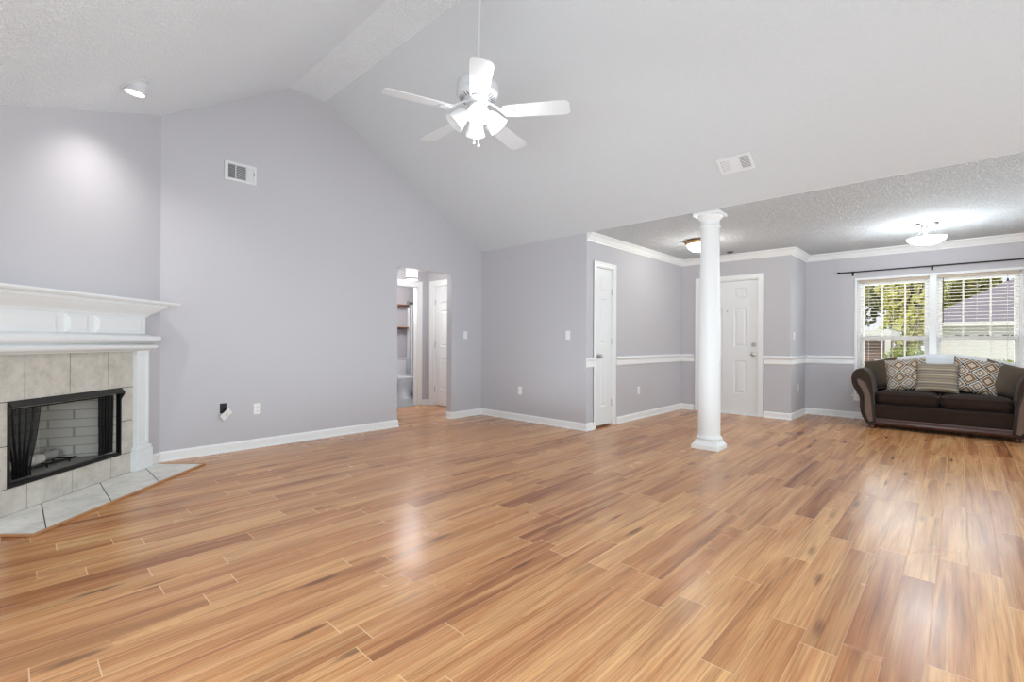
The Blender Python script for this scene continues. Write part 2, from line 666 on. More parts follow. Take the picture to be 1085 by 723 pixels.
xz = lambda p, q, d: (p, d, q)
b = MB()
b.prism([(XL - .15, ztop(XL - .15)), (XR1, ZR), (XR1, ZR + .1), (XL - .15, ztop(XL - .15) + .1)], xz, YS - .1, YA + T)
structure(b.build('ceiling', 'ceil_l'), 'stippled left slope of the vaulted ceiling above the fireplace', 'ceiling')
b = MB()
b.box(XR1, XR2, YS - .1, YA + T, ZR, ZR + .1)
structure(b.build('ceiling', 'ceil_l'), 'narrow flat strip along the ridge of the vaulted ceiling', 'ceiling')
b = MB()
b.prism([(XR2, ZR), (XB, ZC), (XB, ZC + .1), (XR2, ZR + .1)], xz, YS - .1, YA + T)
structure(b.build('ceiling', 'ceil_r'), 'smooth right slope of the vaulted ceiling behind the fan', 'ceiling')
b = MB()
b.box(XB, 9.0, YS - .1, YC + .2, ZC, ZC + .1)
structure(b.build('ceiling', 'ceil_f'), 'flat popcorn ceiling over the entry and the sofa', 'ceiling')
b = MB()
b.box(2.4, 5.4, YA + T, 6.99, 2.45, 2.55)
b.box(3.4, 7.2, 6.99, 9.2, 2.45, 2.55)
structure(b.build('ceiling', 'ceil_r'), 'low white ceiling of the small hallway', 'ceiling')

DW0, DW1, DWH = 3.53, 4.458, 2.133
b = MB()
b.prism([(0.7, 0), (DW0, 0), (DW0, ztop(DW0) + .05), (XR2, ZR + .05), (XR1, ZR + .05), (0.7, ztop(0.7) + .05)], xz, YA, YA + T)
b.prism([(DW0, DWH), (DW1, DWH), (DW1, ztop(DW1) + .05), (DW0, ztop(DW0) + .05)], xz, YA, YA + T)
b.prism([(DW1, 0), (XB + .1, 0), (XB + .1, ZC + .05), (DW1, ztop(DW1) + .05)], xz, YA, YA + T)
structure(b.build('wall_back', 'wall', weld=True), 'tall lavender grey gable wall with the hallway opening', 'wall')

# closet block: the side facing the living room and the side with the closet door
CD0, CD1, CDH = 5.278, 5.702, 2.145
b = MB()
b.box(XB, XB + .1, YC, YA, 0, ZC)
structure(b.build('wall_closet', 'wall'), 'lavender grey wall with one light switch and one outlet', 'wall')
b = MB()
b.box(XB + .1, CD0, YC, YC + .1, 0, ZC)
b.box(CD0, CD1, YC, YC + .1, CDH, ZC)
b.box(CD1, XD + .12, YC, YC + .1, 0, ZC)
b.box(XB + .1, XD, YC + .7, YC + .75, 0, ZC)
structure(b.build('wall_entry_left', 'wall', weld=True), 'lavender grey entry wall with the narrow closet door', 'wall')
FD0, FD1, FDH = 2.245, 3.152, 2.14
b = MB()
b.box(XD, XD + .12, YE, FD0, 0, ZC)
b.box(XD, XD + .12, FD0, FD1, FDH, ZC)
b.box(XD, XD + .12, FD1, YC, 0, ZC)
structure(b.build('wall_entry', 'wall', weld=True), 'lavender grey wall around the white front door', 'wall')
b = MB()
b.box(XD + .12, XF, YE, YE + .12, 0, ZC)
structure(b.build('wall_entry_right', 'wall'), 'short lavender grey return wall between front door and window wall', 'wall')
WY0, WY1, WZ0, WZ1 = -0.60, 1.12, 0.36, 2.09
b = MB()
b.box(XF, XF + .14, WY1, YE + .12, 0, ZC)
b.box(XF, XF + .14, WY0, WY1, 0, WZ0)
b.box(XF, XF + .14, WY0, WY1, WZ1, ZC)
b.box(XF, XF + .14, YS - .1, WY0, 0, ZC)
structure(b.build('wall_window', 'wall', weld=True), 'lavender grey wall with the double window behind the sofa', 'wall')
b = MB()
b.prism([(XL - .1, 0), (9, 0), (9, ZC + .05), (XB, ZC + .05), (XR2, ZR + .05), (XR1, ZR + .05), (XL - .1, ztop(XL - .1) + .05)], xz, YS - .1, YS)
structure(b.build('wall_rear', 'wall'), 'lavender grey wall opposite the gable wall', 'wall')
b = MB()
b.box(XL - .1, XL, YS, 3.55, 0, ztop(XL) + .05)
structure(b.build('wall_left', 'wall'), 'lavender grey wall left of the fireplace corner', 'wall')

# diagonal fireplace wall: own frame, s runs left along the wall, n comes out into the room
P0 = Vector((0.958, 5.433, 0))
FROT = (0, 0, math.radians(225))
FB0, FB1, FBZ0, FBZ1 = 0.474, 1.388, 0.182, 0.742


def zdiag(s):
    return ztop(P0.x - 0.70711 * s) + 0.03


sz = lambda p, q, d: (p, d, q)
b = MB()
b.prism([(-.12, 0), (FB0, 0), (FB0, zdiag(FB0)), (-.12, zdiag(-.12))], sz, -.1, 0)
b.prism([(FB0, 0), (FB1, 0), (FB1, FBZ0), (FB0, FBZ0)], sz, -.1, 0)
b.prism([(FB0, FBZ1), (FB1, FBZ1), (FB1, zdiag(FB1)), (FB0, zdiag(FB0))], sz, -.1, 0)
b.prism([(FB1, 0), (2.80, 0), (2.80, zdiag(2.80)), (FB1, zdiag(FB1))], sz, -.1, 0)
w = b.build('wall_fireplace', 'wall')
w.location = P0
w.rotation_euler = FROT
structure(w, 'lavender grey diagonal corner wall above the mantel', 'wall')

# hallway and bathroom walls
b = MB()
b.box(2.4, 2.5, YA + T, 6.99, 0, 2.5)
structure(b.build('wall_hall_left', 'wall'), 'lavender grey left wall of the hallway', 'wall')
HX = 5.135
HD0, HD1 = 5.93, 6.775
b = MB()
b.box(HX, HX + .1, YA + T, HD0, 0, 2.5)
b.box(HX, HX + .1, HD0, HD1, 2.12, 2.5)
b.box(HX, HX + .1, HD1, 7.05, 0, 2.5)
structure(b.build('wall_hall_right', 'wall', weld=True), 'lavender grey right wall of the hallway beside the white door', 'wall')
BD0, BD1 = 4.14, 4.945
b = MB()
b.box(2.4, BD0, 6.97, 7.07, 0, 2.5)
b.box(BD0, BD1, 6.97, 7.07, 2.11, 2.5)
b.box(BD1, HX, 6.97, 7.07, 0, 2.5)
structure(b.build('wall_hall_end', 'wall', weld=True), 'lavender grey end wall of the hallway around the bathroom doorway', 'wall')
b = MB()
b.box(3.4, 7.2, 8.42, 8.52, 0, 2.5)
structure(b.build('wall_bath', 'wall'), 'pale grey bathroom wall behind the toilet', 'wall')
b = MB()
b.box(7.1, 7.2, 7.07, 9.2, 0, 2.5)
b.box(3.4, 3.5, 7.07, 9.2, 0, 2.5)
b.box(HX + .1, 7.2, 6.97, 7.07, 0, 2.5)
structure(b.build('wall_bath_right', 'wall'), 'far side walls of the bathroom', 'wall')

# ------------------------------------------------------------------ trim runs
BASE = [(0, 0), (.022, 0), (.022, .012), (.014, .02), (.014, .078), (.009, .09), (.004, .096), (0, .096)]
e = Vector((-0.70711, -0.70711))


def dpt(s, n=0):
    return (P0.x - .70711 * s + .70711 * n, P0.y - .70711 * s - .70711 * n)


b = MB()
b.sweep([dpt(0.19), (P0.x, YA), (DW0, YA), (DW0, YA + T)], BASE)
structure(b.build('baseboard_back', 'trim'), 'long white baseboard of the gable wall left of the hallway opening', 'baseboard')
b = MB()
b.sweep([(DW1, YA + T), (DW1, YA), (XB, YA), (XB, YC), (CD0 - .055, YC)], BASE)
structure(b.build('baseboard_closet', 'trim'), 'white baseboard round the corner from hallway opening to closet door', 'baseboard')
b = MB()
b.sweep([(CD1 + .085, YC), (XD, YC), (XD, FD1 + .085)], BASE)
structure(b.build('baseboard_entry', 'trim'), 'white baseboard in the corner between closet door and front door', 'baseboard')
b = MB()
b.sweep([(XD, FD0 - .075), (XD, YE), (XF, YE), (XF, YS)], BASE)
structure(b.build('baseboard_window', 'trim'), 'white baseboard from front door to behind the sofa', 'baseboard')
b = MB()
b.sweep([(BD1 + .09, 6.97), (HX, 6.97), (HX, HD1 + .09)], BASE)
structure(b.build('baseboard_hall', 'trim'), 'short white baseboard in the hallway corner', 'baseboard')
CROWN = [(0, ZC - .098), (.012, ZC - .098), (.016, ZC - .082), (.03, ZC - .07), (.038, ZC - .05), (.06, ZC - .026), (.072, ZC - .022),
         (.084, ZC - .012), (.084, ZC), (0, ZC)]
b = MB()
b.sweep([(XB + .002, YC), (XD, YC), (XD, YE), (XF, YE), (XF, YS)], CROWN)
structure(b.build('trim_1', 'trim', smooth=25), 'white crown moulding below the flat ceiling', 'crown moulding')
RAIL = [(0, .812), (.012, .815), (.016, .83), (.012, .845), (.012, .885), (.02, .9), (.03, .912), (.03, .93), (.022, .94), (0, .942)]
b = MB()
b.sweep([(XB + .002, YC), (CD0 - .055, YC)], RAIL)
b.sweep([(CD1 + .085, YC), (XD, YC), (XD, FD1 + .085)], RAIL)
b.sweep([(XD, FD0 - .075), (XD, YE), (XF, YE), (XF, WY1 + .03)], RAIL)
structure(b.build('trim_2', 'trim', smooth=25), 'white chair rail around the entry and window walls', 'chair rail')


# ------------------------------------------------------------------ doors
def slab(mb, w, h, t, panels, mt):
    """door leaf in local x (0..w), z (0..h), front face at y = 0 (towards -y), thickness t; panels = (x0, x1, z0, z1)"""
    bm = mb.bm
    xs = sorted({0, w, *[p[0] for p in panels], *[p[1] for p in panels]})
    zs = sorted({0, h, *[p[2] for p in panels], *[p[3] for p in panels]})
    V = {(i, j): bm.verts.new((x, 0, z)) for i, x in enumerate(xs) for j, z in enumerate(zs)}
    faces, inner = [], []
    for i in range(len(xs) - 1):
        for j in range(len(zs) - 1):
            f = bm.faces.new((V[i, j], V[i + 1, j], V[i + 1, j + 1], V[i, j + 1]))
            faces.append(f)
            cx, cz = (xs[i] + xs[i + 1]) / 2, (zs[j] + zs[j + 1]) / 2
            for k, p in enumerate(panels):
                if p[0] < cx < p[1] and p[2] < cz < p[3]:
                    inner.append((k, f))
    verts = list(V.values())
    for k in range(len(panels)):
        fs = [f for kk, f in inner if kk == k]
        if len(fs) > 1:
            fs = bmesh.ops.dissolve_faces(bm, faces=fs, use_verts=False)['region']
        for th, dp in ((.014, -.012), (.008, 0.0), (.022, .009)):
            bmesh.ops.inset_region(bm, faces=fs, thickness=th, depth=dp, use_even_offset=True)
    pts = set()
    for f in bm.faces:
        pts.update(f.verts)
    pts = [v for v in pts if v.is_valid]
    bmesh.ops.transform(bm, matrix=mt, verts=pts)
    mb.box(0, w, .0, t, 0, h, mt @ Matrix.Translation((0, .0135, 0)))
    # edges of the leaf
    for (x0, x1, z0, z1) in ((0, .004, 0, h), (w - .004, w, 0, h), (0, w, 0, .004), (0, w, h - .004, h)):
        mb.box(x0, x1, .0003, .014, z0, z1, mt)


def casing(mb, w, h, cw, mt, d=.018):
    """three flat boards with a raised outer bead round an opening 0..w, 0..h in local x/z, standing out to -y"""
    for x0, x1, z0, z1 in ((-cw, 0, 0, h + cw), (w, w + cw, 0, h + cw), (0, w, h, h + cw)):
        mb.box(x0, x1, -d * .7, 0, z0, z1, mt)
    o = .022
    for x0, x1, z0, z1 in ((-cw, -cw + o, 0, h + cw), (w + cw - o, w + cw, 0, h + cw), (-cw + o, w + cw - o, h + cw - o, h + cw)):
        mb.box(x0, x1, -d, 0, z0, z1, mt)


def knob_mb(mt, r=.028):
    b_ = MB()
    b_.lathe([(0.0, 0), (r * 1.15, 0), (r * 1.15, .006), (r * .5, .012), (r * .42, .03), (r * .75, .036), (r, .048), (r * .98, .06), (r * .6, .068), (0, .07)], 24, mt)
    return b_


TOY = Matrix.Rotation(PI / 2, 4, 'X')          # local +z -> -y (towards the room)
# closet door (faces -Y)
d1 = thing('door_1', 'narrow white three panel closet door', 'door', (CD0, YC, 0), kind='structure')
mb = MB()
casing(mb, CD1 - CD0, CDH, .062, Matrix.Identity(4))
mb.box(0, .012, 0, .1, 0, CDH)
mb.box(CD1 - CD0 - .012, CD1 - CD0, 0, .1, 0, CDH)
mb.box(0, CD1 - CD0, 0, .1, CDH - .012, CDH)
mb.build('casing', 'trim', d1, bevel=.003)
mb = MB()
w_ = CD1 - CD0 - .03
slab(mb, w_, 2.10, .022, [(.115, w_ - .115, 1.80, 2.0), (.115, w_ - .115, 1.08, 1.70), (.115, w_ - .115, .24, .90)], Matrix.Translation((.015, .018, .028)))
leaf = mb.build('door_leaf', 'door', d1)
kb = knob_mb(Matrix.Translation((.082, .018, .954)) @ TOY)
kb.build('knob', 'nickel', d1, smooth=50, label='round brushed nickel knob')
for z in (.31, 1.15, 1.83):
    mb = MB()
    mb.tube([(CD1 - CD0 - .011, .012, z - .045), (CD1 - CD0 - .011, .012, z + .045)], .006, 8)
    mb.build('hinge', 'nickel', d1, smooth=50)

# front door (faces -X): local x runs towards -Y
d2 = thing('door_2', 'white six panel front door partly behind the column', 'door', (XD, FD1, 0), (0, 0, -PI / 2), kind='structure')
mb = MB()
fw = FD1 - FD0
casing(mb, fw, FDH, .07, Matrix.Identity(4))
mb.box(0, .015, 0, .12, 0, FDH)
mb.box(fw - .015, fw, 0, .12, 0, FDH)
mb.box(0, fw, 0, .12, FDH - .015, FDH)
mb.build('casing', 'trim', d2, bevel=.003)
mb = MB()
w_ = fw - .034
cols = ((.14, .37), (w_ - .37 + .185, w_ - .14 - .005))
cols = ((w_ - .712, w_ - .524), (.524, .712))
pn = [(c0, c1, z0, z1) for c0, c1 in cols for z0, z1 in ((1.825, 1.998), (1.06, 1.674), (.312, .838))]
slab(mb, w_, 2.105, .028, pn, Matrix.Translation((.017, .022, .016)))
mb.build('door_leaf', 'door', d2)
knob_mb(Matrix.Translation((fw - .072, .022, .965)) @ TOY, .032).build('knob', 'nickel', d2, smooth=50, label='round brushed nickel knob')
mb = MB()
mb.lathe([(0, 0), (.034, 0), (.034, .008), (.028, .018), (0, .02)], 24, Matrix.Translation((fw - .072, .022, 1.108)) @ TOY)
mb.box(-.005, .005, -.016, .016, .018, .034, Matrix.Translation((fw - .072, .022, 1.108)) @ TOY)
mb.build('deadbolt', 'nickel', d2, smooth=40, label='brushed nickel deadbolt thumb turn')
mb = MB()
mb.lathe([(0, 0), (.012, 0), (.012, .004), (.006, .006), (0, .005)], 16, Matrix.Translation((FD1 - 2.717, .022, 1.645)) @ TOY)
mb.build('peephole', 'nickel', d2)
for z in (.32, 1.06, 1.86):
    mb = MB()
    mb.tube([(.012, .010, z - .05), (.012, .010, z + .05)], .008, 8)
    mb.box(.012, .03, .0215, .0225, z - .05, z + .05)
    mb.build('hinge', 'nickel', d2, smooth=50)
mb = MB()
mb.box(0, fw, -.01, .12, 0, .015)
mb.build('threshold', 'trim', d2, bevel=.003)

# hallway door (faces -X) and bathroom doorway casing
d3 = thing('door_3', 'white door in the hallway right wall', 'door', (HX, HD1, 0), (0, 0, -PI / 2), kind='structure')
mb = MB()
hw = HD1 - HD0
casing(mb, hw, 2.12, .085, Matrix.Identity(4))
mb.box(0, .015, 0, .1, 0, 2.12)
mb.box(hw - .015, hw, 0, .1, 0, 2.12)
mb.box(0, hw, 0, .1, 2.105, 2.12)
mb.build('casing', 'trim', d3, bevel=.003)
mb = MB()
slab(mb, hw - .034, 2.085, .03, [(c0, c1, z0, z1) for c0, c1 in ((.13, .36), (.45, .68)) for z0, z1 in ((1.79, 1.97), (1.03, 1.66), (.28, .82))],
     Matrix.Translation((.017, .045, .016)))
mb.build('door_leaf', 'door', d3)
for z in (.28, 1.08, 1.83):
    mb = MB()
    mb.tube([(.014, .034, z - .05), (.014, .034, z + .05)], .008, 8)
    mb.build('hinge', 'nickel', d3, smooth=50)
d4 = thing('door_4', 'white cased opening into the bathroom', 'doorway', (BD0, 6.97, 0), kind='structure')
mb = MB()
bw = BD1 - BD0
casing(mb, bw, 2.11, .09, Matrix.Identity(4))
mb.box(0, .018, 0, .1, 0, 2.11)
mb.box(bw - .018, bw, 0, .1, 0, 2.11)
mb.box(0, bw, 0, .1, 2.092, 2.11)
mb.build('casing', 'trim', d4, bevel=.003)

# ------------------------------------------------------------------ windows
win_y = [(0.303, 1.095), (-0.573, 0.219)]
wl = ['left double hung window with white muntins behind the sofa', 'right double hung window with white muntins behind the sofa']
XG = XF + .09
for k, (y0, y1) in enumerate(win_y):
    wn = thing('window_%d' % (k + 1), wl[k], 'window', (XG, (y0 + y1) / 2, WZ0), kind='structure')
    h = (y1 - y0) / 2
    zt = WZ1 - WZ0
    zm = 1.22 - WZ0
    mb = MB()
    for a, c, z0, z1 in ((-h - .03, -h + .012, 0, zt), (h - .012, h + .03, 0, zt), (-h, h, 0, .03), (-h, h, zt - .03, zt)):
        mb.box(-.04, .045, a, c, z0, z1)
    mb.build('frame', 'vinyl', wn, bevel=.003)
    for nm, z0, z1, xo in (('upper_sash', zm - .02, zt - .03, .012), ('lower_sash', .03, zm + .02, -.016)):
        mb = MB()
        for a, c, p, q in ((-h + .012, -h + .05, z0, z1), (h - .05, h - .012, z0, z1), (-h + .05, h - .05, z0 - (.008 if xo > 0 else 0), z0 + .045), (-h + .05, h - .05, z1 - .045, z1 + (.008 if xo < 0 else 0))):
            mb.box(xo - .013, xo + .013, a, c, p, q)
        sh = mb.build(nm, 'vinyl', wn, bevel=.002)
        mb = MB()
        for f in (-1 / 3, 1 / 3):
            mb.box(xo - .009, xo + .009, f * h - .009, f * h + .009, z0 + .04, z1 - .04)
        if nm == 'lower_sash':
            mb.box(xo - .008, xo + .008, -h + .05, h - .05, (z0 + z1) / 2 - .008, (z0 + z1) / 2 + .008)
        mb.build('muntin', 'vinyl', sh)
        mb = MB()
        mb.box(xo - .002, xo + .002, -h + .045, h - .045, z0 + .035, z1 - .035)
        mb.build('glass', 'glass', sh)
mb = MB()
for y0, y1, z0, z1, d in ((WY1, WY1 + .032, WZ0 - .0, WZ1 + .035, .014), (WY0 - .032, WY0, WZ0, WZ1 + .035, .014), (WY0, WY1, WZ1, WZ1 + .035, .014)):
    mb.box(XF - d, XF + .002, y0, y1, z0, z1)
mb.box(XF - .004, XF + .11, 0.222, 0.300, WZ0, WZ1)
mb.box(XF - .045, XF + .12, WY0 - .06, WY1 + .06, WZ0 - .022, WZ0)
mb.box(XF - .014, XF + .002, WY0 - .04, WY1 + .04, WZ0 - .09, WZ0 - .022)
structure(mb.build('trim_3', 'trim', bevel=.003), 'white casing, mullion and sill of the double window', 'window trim')

# blinds
for k, (y0, y1) in enumerate(win_y):
    bl = thing('window_blind', ['ivory slatted blind in the left window, green trees behind it', 'ivory slatted blind in the right window, grey roof behind it'][k],
               'blind', (XF + .028, (y0 + y1) / 2, WZ1), group='window blinds behind the sofa')
    h = (y1 - y0) / 2 - .004
    mb = MB()
    mb.box(-.024, .024, -h, h, -.042, -.001)
    mb.build('headrail', 'blind', bl, bevel=.003)
    mb = MB()
    n_s = 37
    for i in range(n_s):
        z = -.075 - i * (1.60 / (n_s - 1))
        mt = Matrix.Translation((0, 0, z)) @ Matrix.Rotation(math.radians(1.5), 4, 'Y')
        mb.prism([(-.024, -.0012), (-.012, .0012), (.012, .0012), (.024, -.0012), (.012, -.0018 + .0012), (-.012, -.0018 + .0012)],
                 lambda p, q, d: mt @ Vector((p, d, q)), -h, h)
    mb.build('slats', 'blind', bl)
    for f in (-.72, 0, .72):
        mb = MB()
        mb.tube([(-.026, f * h, -.04), (-.026, f * h, -1.70)], .0014, 6)
        mb.tube([(.026, f * h, -.04), (.026, f * h, -1.70)], .0014, 6)
        mb.build('ladder_cord', 'blindcord', bl)
    mb = MB()
    mb.box(-.024, .024, -h, h, -1.705, -1.69)
    mb.build('bottom_rail', 'blind', bl, bevel=.003)
    if k == 1:
        mb = MB()
        mb.tube([(-.034, h - .06, -.045), (-.036, h - .06, -.66)], .004, 8)
        mb.build('tilt_wand', 'rod', bl, label='thin dark tilt wand')
        mb = MB()
        mb.tube([(-.034, -h + .11, -.045), (-.034, -h + .11, -.10)], .0015, 6)
        mb.lathe([(0, 0), (.008, -.004), (.012, -.035), (0, -.04)], 12, Matrix.Translation((-.034, -h + .11, -.10)))
        mb.build('tassel', 'rod', bl, label='small dark cord tassel')

# curtain rod
cr = thing('curtain_rod', 'thin dark metal curtain rod above the double window', 'curtain rod', (XF - .08, 0.26, 2.215))
mb = MB()
mb.tube([(0, 1.06, 0), (0, -2.0, 0)], .0095, 12)
mb.build('rod', 'rod', cr, smooth=50)
mb = MB()
mb.lathe([(0, 0), (.014, 0), (.016, .01), (.016, .03), (.012, .04), (0, .042)], 16, Matrix.Translation((0, 1.06, 0)) @ Matrix.Rotation(-PI / 2, 4, 'X'))
mb.build('finial', 'rod', cr, smooth=50)
for yy in (.915, 0.01, -1.2):
    mb = MB()
    mb.box(.072, .079, yy - .012, yy + .012, -.05, .02)
    mb.tube([(.075, yy, -.03), (.02, yy, -.03), (0, yy, -.014)], .006, 8)
    mb.build('bracket', 'rod', cr, smooth=50)

# ------------------------------------------------------------------ fireplace
fp = thing('fireplace', 'sooty fireplace with grey brick lining and black wire curtains', 'fireplace', P0, FROT)
DP = .46
i0, i1 = FB0 + .20, FB1 - .20
mb = MB()
A = [(FB0, -.012), (i0, -DP), (i1, -DP), (FB1, -.012)]
zf, zt_ = FBZ0 + .012, FBZ1 - .004
for (p, q) in ((A[0], A[1]), (A[1], A[2]), (A[2], A[3])):
    mb.bm.faces.new([mb.bm.verts.new(v) for v in ((*p, zf), (*q, zf), (*q, zt_), (*p, zt_))])
mb.bm.faces.new([mb.bm.verts.new((*p, zt_)) for p in A])
bmesh.ops.remove_doubles(mb.bm, verts=mb.bm.verts, dist=1e-4)
fbx = mb.build('firebox', 'brick', fp, label='grey firebrick lining')
so = fbx.modifiers.new('thickness', 'SOLIDIFY')
so.thickness = .03
so.offset = 1
mb = MB()
mb.prism([(FB0, -.012), (FB1, -.012), (i1, -DP), (i0, -DP)], lambda p, q, d: (p, q, d), FBZ0 - .01, FBZ0 + .012)
mb.build('firebox_floor', 'ash', fp, label='ash grey firebox floor')
mb = MB()   # frame
f_ = .012
for s0, s1, z0, z1 in ((FB0, FB0 + f_, FBZ0, FBZ1), (FB1 - f_, FB1, FBZ0, FBZ1), (FB0, FB1, FBZ0, FBZ0 + .026), (FB0, FB1, FBZ1 - .012, FBZ1)):
    mb.box(s0, s1, -.016, .020, z0, z1)
mb.build('frame', 'black', fp, bevel=.002, label='black metal opening frame')
mb = MB()   # hood: sloping lip along the top of the opening
mb.prism([(.016, FBZ1 + .002), (.048, FBZ1 - .030), (.048, FBZ1 - .040), (.008, FBZ1 - .022)], lambda p, q, d: (d, p, q), FB0 - .002, FB1 + .002)
for s in (FB0 - .002, FB1 - .002):
    mb.prism([(.014, FBZ1 + .002), (.048, FBZ1 - .030), (.048, FBZ1 - .042), (.014, FBZ1 - .10)], lambda p, q, d: (d, p, q), s, s + .004)
mb.build('hood', 'hood', fp, label='dark metal hood lip')
mb = MB()
mb.tube([(FB0 + .002, -.04, FBZ1 - .062), (FB1 - .002, -.04, FBZ1 - .062)], .005, 8)
mb.build('curtain_rail', 'black', fp)
for s0, s1, t0, t1 in ((FB0 - .01, FB0 + .16, FB0 - .01, FB0 + .145), (FB1 - .27, FB1 - .016, FB1 - .21, FB1 - .09)):
    mb = MB()

    def fn(u, v, s0=s0, s1=s1, t0=t0, t1=t1):
        w0 = s0 + (s1 - s0) * u
        w1 = t0 + (t1 - t0) * u
        k = min(1, v * 1.25) ** 1.6
        s = w0 * (1 - k) + w1 * k
        return (s, -.040 + .018 * math.sin(u * 2 * PI * 5.5) - .01 * v, (FBZ1 - .068) * (1 - v) + (FBZ0 + .03) * v)
    mb.grid(66, 12, fn)
    mb.build('mesh_curtain', 'screen', fp, smooth=80, label='black wire mesh curtain')
mb = MB()
mb.tube([(1.12, -DP + .03, FBZ0 + .08), (1.12, -DP + .03, FBZ1 - .02)], .012, 8)
mb.build('damper_rod', 'black', fp, label='black damper rod')

random.seed(4)


def log_mb(L, r, seed):
    b_ = MB()
    rings = []
    for i in range(13):
        u = i / 12
        rr = r * (1 - .15 * u)
        rings.append([(L * (u - .5), (rr * (1 + .14 * noise.noise(Vector((u * 5, math.cos(a) * 2, seed + math.sin(a) * 2))))) * math.cos(a) + .012 * math.sin(u * 4),
                       (rr * (1 + .14 * noise.noise(Vector((u * 5, math.cos(a) * 2, seed + 7 + math.sin(a) * 2))))) * math.sin(a)) for a in [2 * PI * k / 14 for k in range(14)]])
    b_.loft(rings)
    for (u, a) in ((.1, .9), (-.2, 2.0)):
        b_.lathe([(.012, 0), (.011, r * 1.2), (.007, r * 1.4)], 8, Matrix.Translation((u * L, 0, 0)) @ Matrix.Rotation(a - PI / 2, 4, 'X'))
    return b_


def fpt(s, n, z):
    return (P0.x - .70711 * s + .70711 * n, P0.y - .70711 * s - .70711 * n, z)


lg = log_mb(.44, .040, 1).build('gas_log', 'log', smooth=50)
lg.location = fpt(1.11, -.22, FBZ0 + .085)
lg.rotation_euler = (0, math.radians(-3), math.radians(225 + 8))
tag(lg, 'pale birch log lying in the firebox', 'log')
lg = log_mb(.14, .036, 5).build('gas_log', 'ash', smooth=50)
lg.location = fpt(.83, -.27, FBZ0 + .08)
lg.rotation_euler = (0, math.radians(4), math.radians(225 - 8))
tag(lg, 'short grey log stub at the right end of the pale log', 'log')
gr = thing('fire_grate', 'low dark grate carrying the logs in the firebox', 'grate', fpt(1.0, -.25, FBZ0 + .012), FROT)
mb = MB()
for n_ in (-.05, .07):
    mb.tube([(-.33, n_, .024), (.30, n_, .024)], .008, 8)
mb.build('bar', 'black', gr)
for s in (-.27, -.09, .09, .26):
    mb = MB()
    mb.tube([(s, -.07, .03), (s, .09, .03)], .006, 6)
    mb.tube([(s, -.05, .024), (s, -.05, 0)], .006, 6)
    mb.tube([(s, .07, .024), (s, .07, 0)], .006, 6)
    mb.build('leg', 'black', gr)
rk = MB()
rk.tube([(.034 * math.cos(2 * PI * i / 20), 0, .046 + .034 * math.sin(2 * PI * i / 20)) for i in range(20)], .012, 8, loop=True)
rg = rk.build('pipe_ring', 'ash', smooth=60)
rg.location = fpt(.70, -.30, FBZ0 + .012)
rg.rotation_euler = FROT
tag(rg, 'small pale ring standing at the back of the firebox', 'ring')

# tile surround
ts = thing('tile_surround', 'beige stone tile surround of the fireplace opening', 'tile surround', P0, FROT)
S0, S1, ZTS = .335, 1.525, 1.056
mb = MB()
G = .0026
cols = [S0, .607, .944, 1.278, S1]


def tile(mb_, s0, s1, z0, z1, n0=.0035, n1=.014):
    mb_.box(s0 + G, s1 - G, n0, n1, z0 + G, z1 - G)


for i in range(4):
    tile(mb, cols[i], cols[i + 1], FBZ1, ZTS)
bc = [S0, .573, .921, 1.261, S1]
for i in range(4):
    tile(mb, bc[i], bc[i + 1], .011, FBZ0)
for s0, s1 in ((S0, FB0), (FB1, S1)):
    tile(mb, s0, s1, FBZ0, .458)
    tile(mb, s0, s1, .458, FBZ1)
mb.build('tiles', 'tile', ts, bevel=.0015)
mb = MB()
for s0, s1, z0, z1 in ((S0, S1, FBZ1, ZTS), (S0, S1, .011, FBZ0), (S0, FB0, FBZ0, FBZ1), (FB1, S1, FBZ0, FBZ1)):
    mb.box(s0, s1, .0005, .0085, z0, z1)
mb.build('grout', 'grout', ts, label='dark grout lines')

# hearth
ht = thing('hearth', 'low pale tiled hearth slab with wooden edging on the floor', 'hearth', P0, FROT)
H0, H1, HN = .085, 1.70, .455
mb = MB()
ja = [H0 + .02 - .5, .195, .665, 1.145, H1 + .1]       # joints run at 45 degrees: s = ja + n
for i in range(4):
    a0, a1 = ja[i] + G * 1.6, ja[i + 1] - G * 1.6
    n0, n1 = .004, HN - .002
    lo, hi = H0 + .021, H1 - .021
    poly = []
    for k in range(9):
        n_ = n0 + (n1 - n0) * k / 8
        poly.append((min(hi, max(lo, a1 + n_)), n_))
    left = []
    for k in range(8, -1, -1):
        n_ = n0 + (n1 - n0) * k / 8
        left.append((min(hi, max(lo, a0 + n_)), n_))
    pl_ = []
    for q_ in poly + left:
        if not pl_ or (abs(q_[0] - pl_[-1][0]) + abs(q_[1] - pl_[-1][1])) > 1e-5:
            pl_.append(q_)
    mb.prism(pl_, lambda p, q, d: (p, q, d), .001, .011)
mb.build('tiles', 'hearth', ht, bevel=.0015)
mb = MB()
mb.box(H0 + .02, H1 - .02, .004, HN - .002, .0005, .007)
mb.build('grout', 'grout', ht)
mb = MB()
mb.box(H0, H1, HN, HN + .022, 0, .015)
mb.box(H0, H0 + .02, .10, HN, 0, .015)
mb.box(H1 - .02, H1, .02, HN, 0, .015)
mb.build('edging', 'oak', ht, bevel=.004, label='honey brown wooden edging strip')

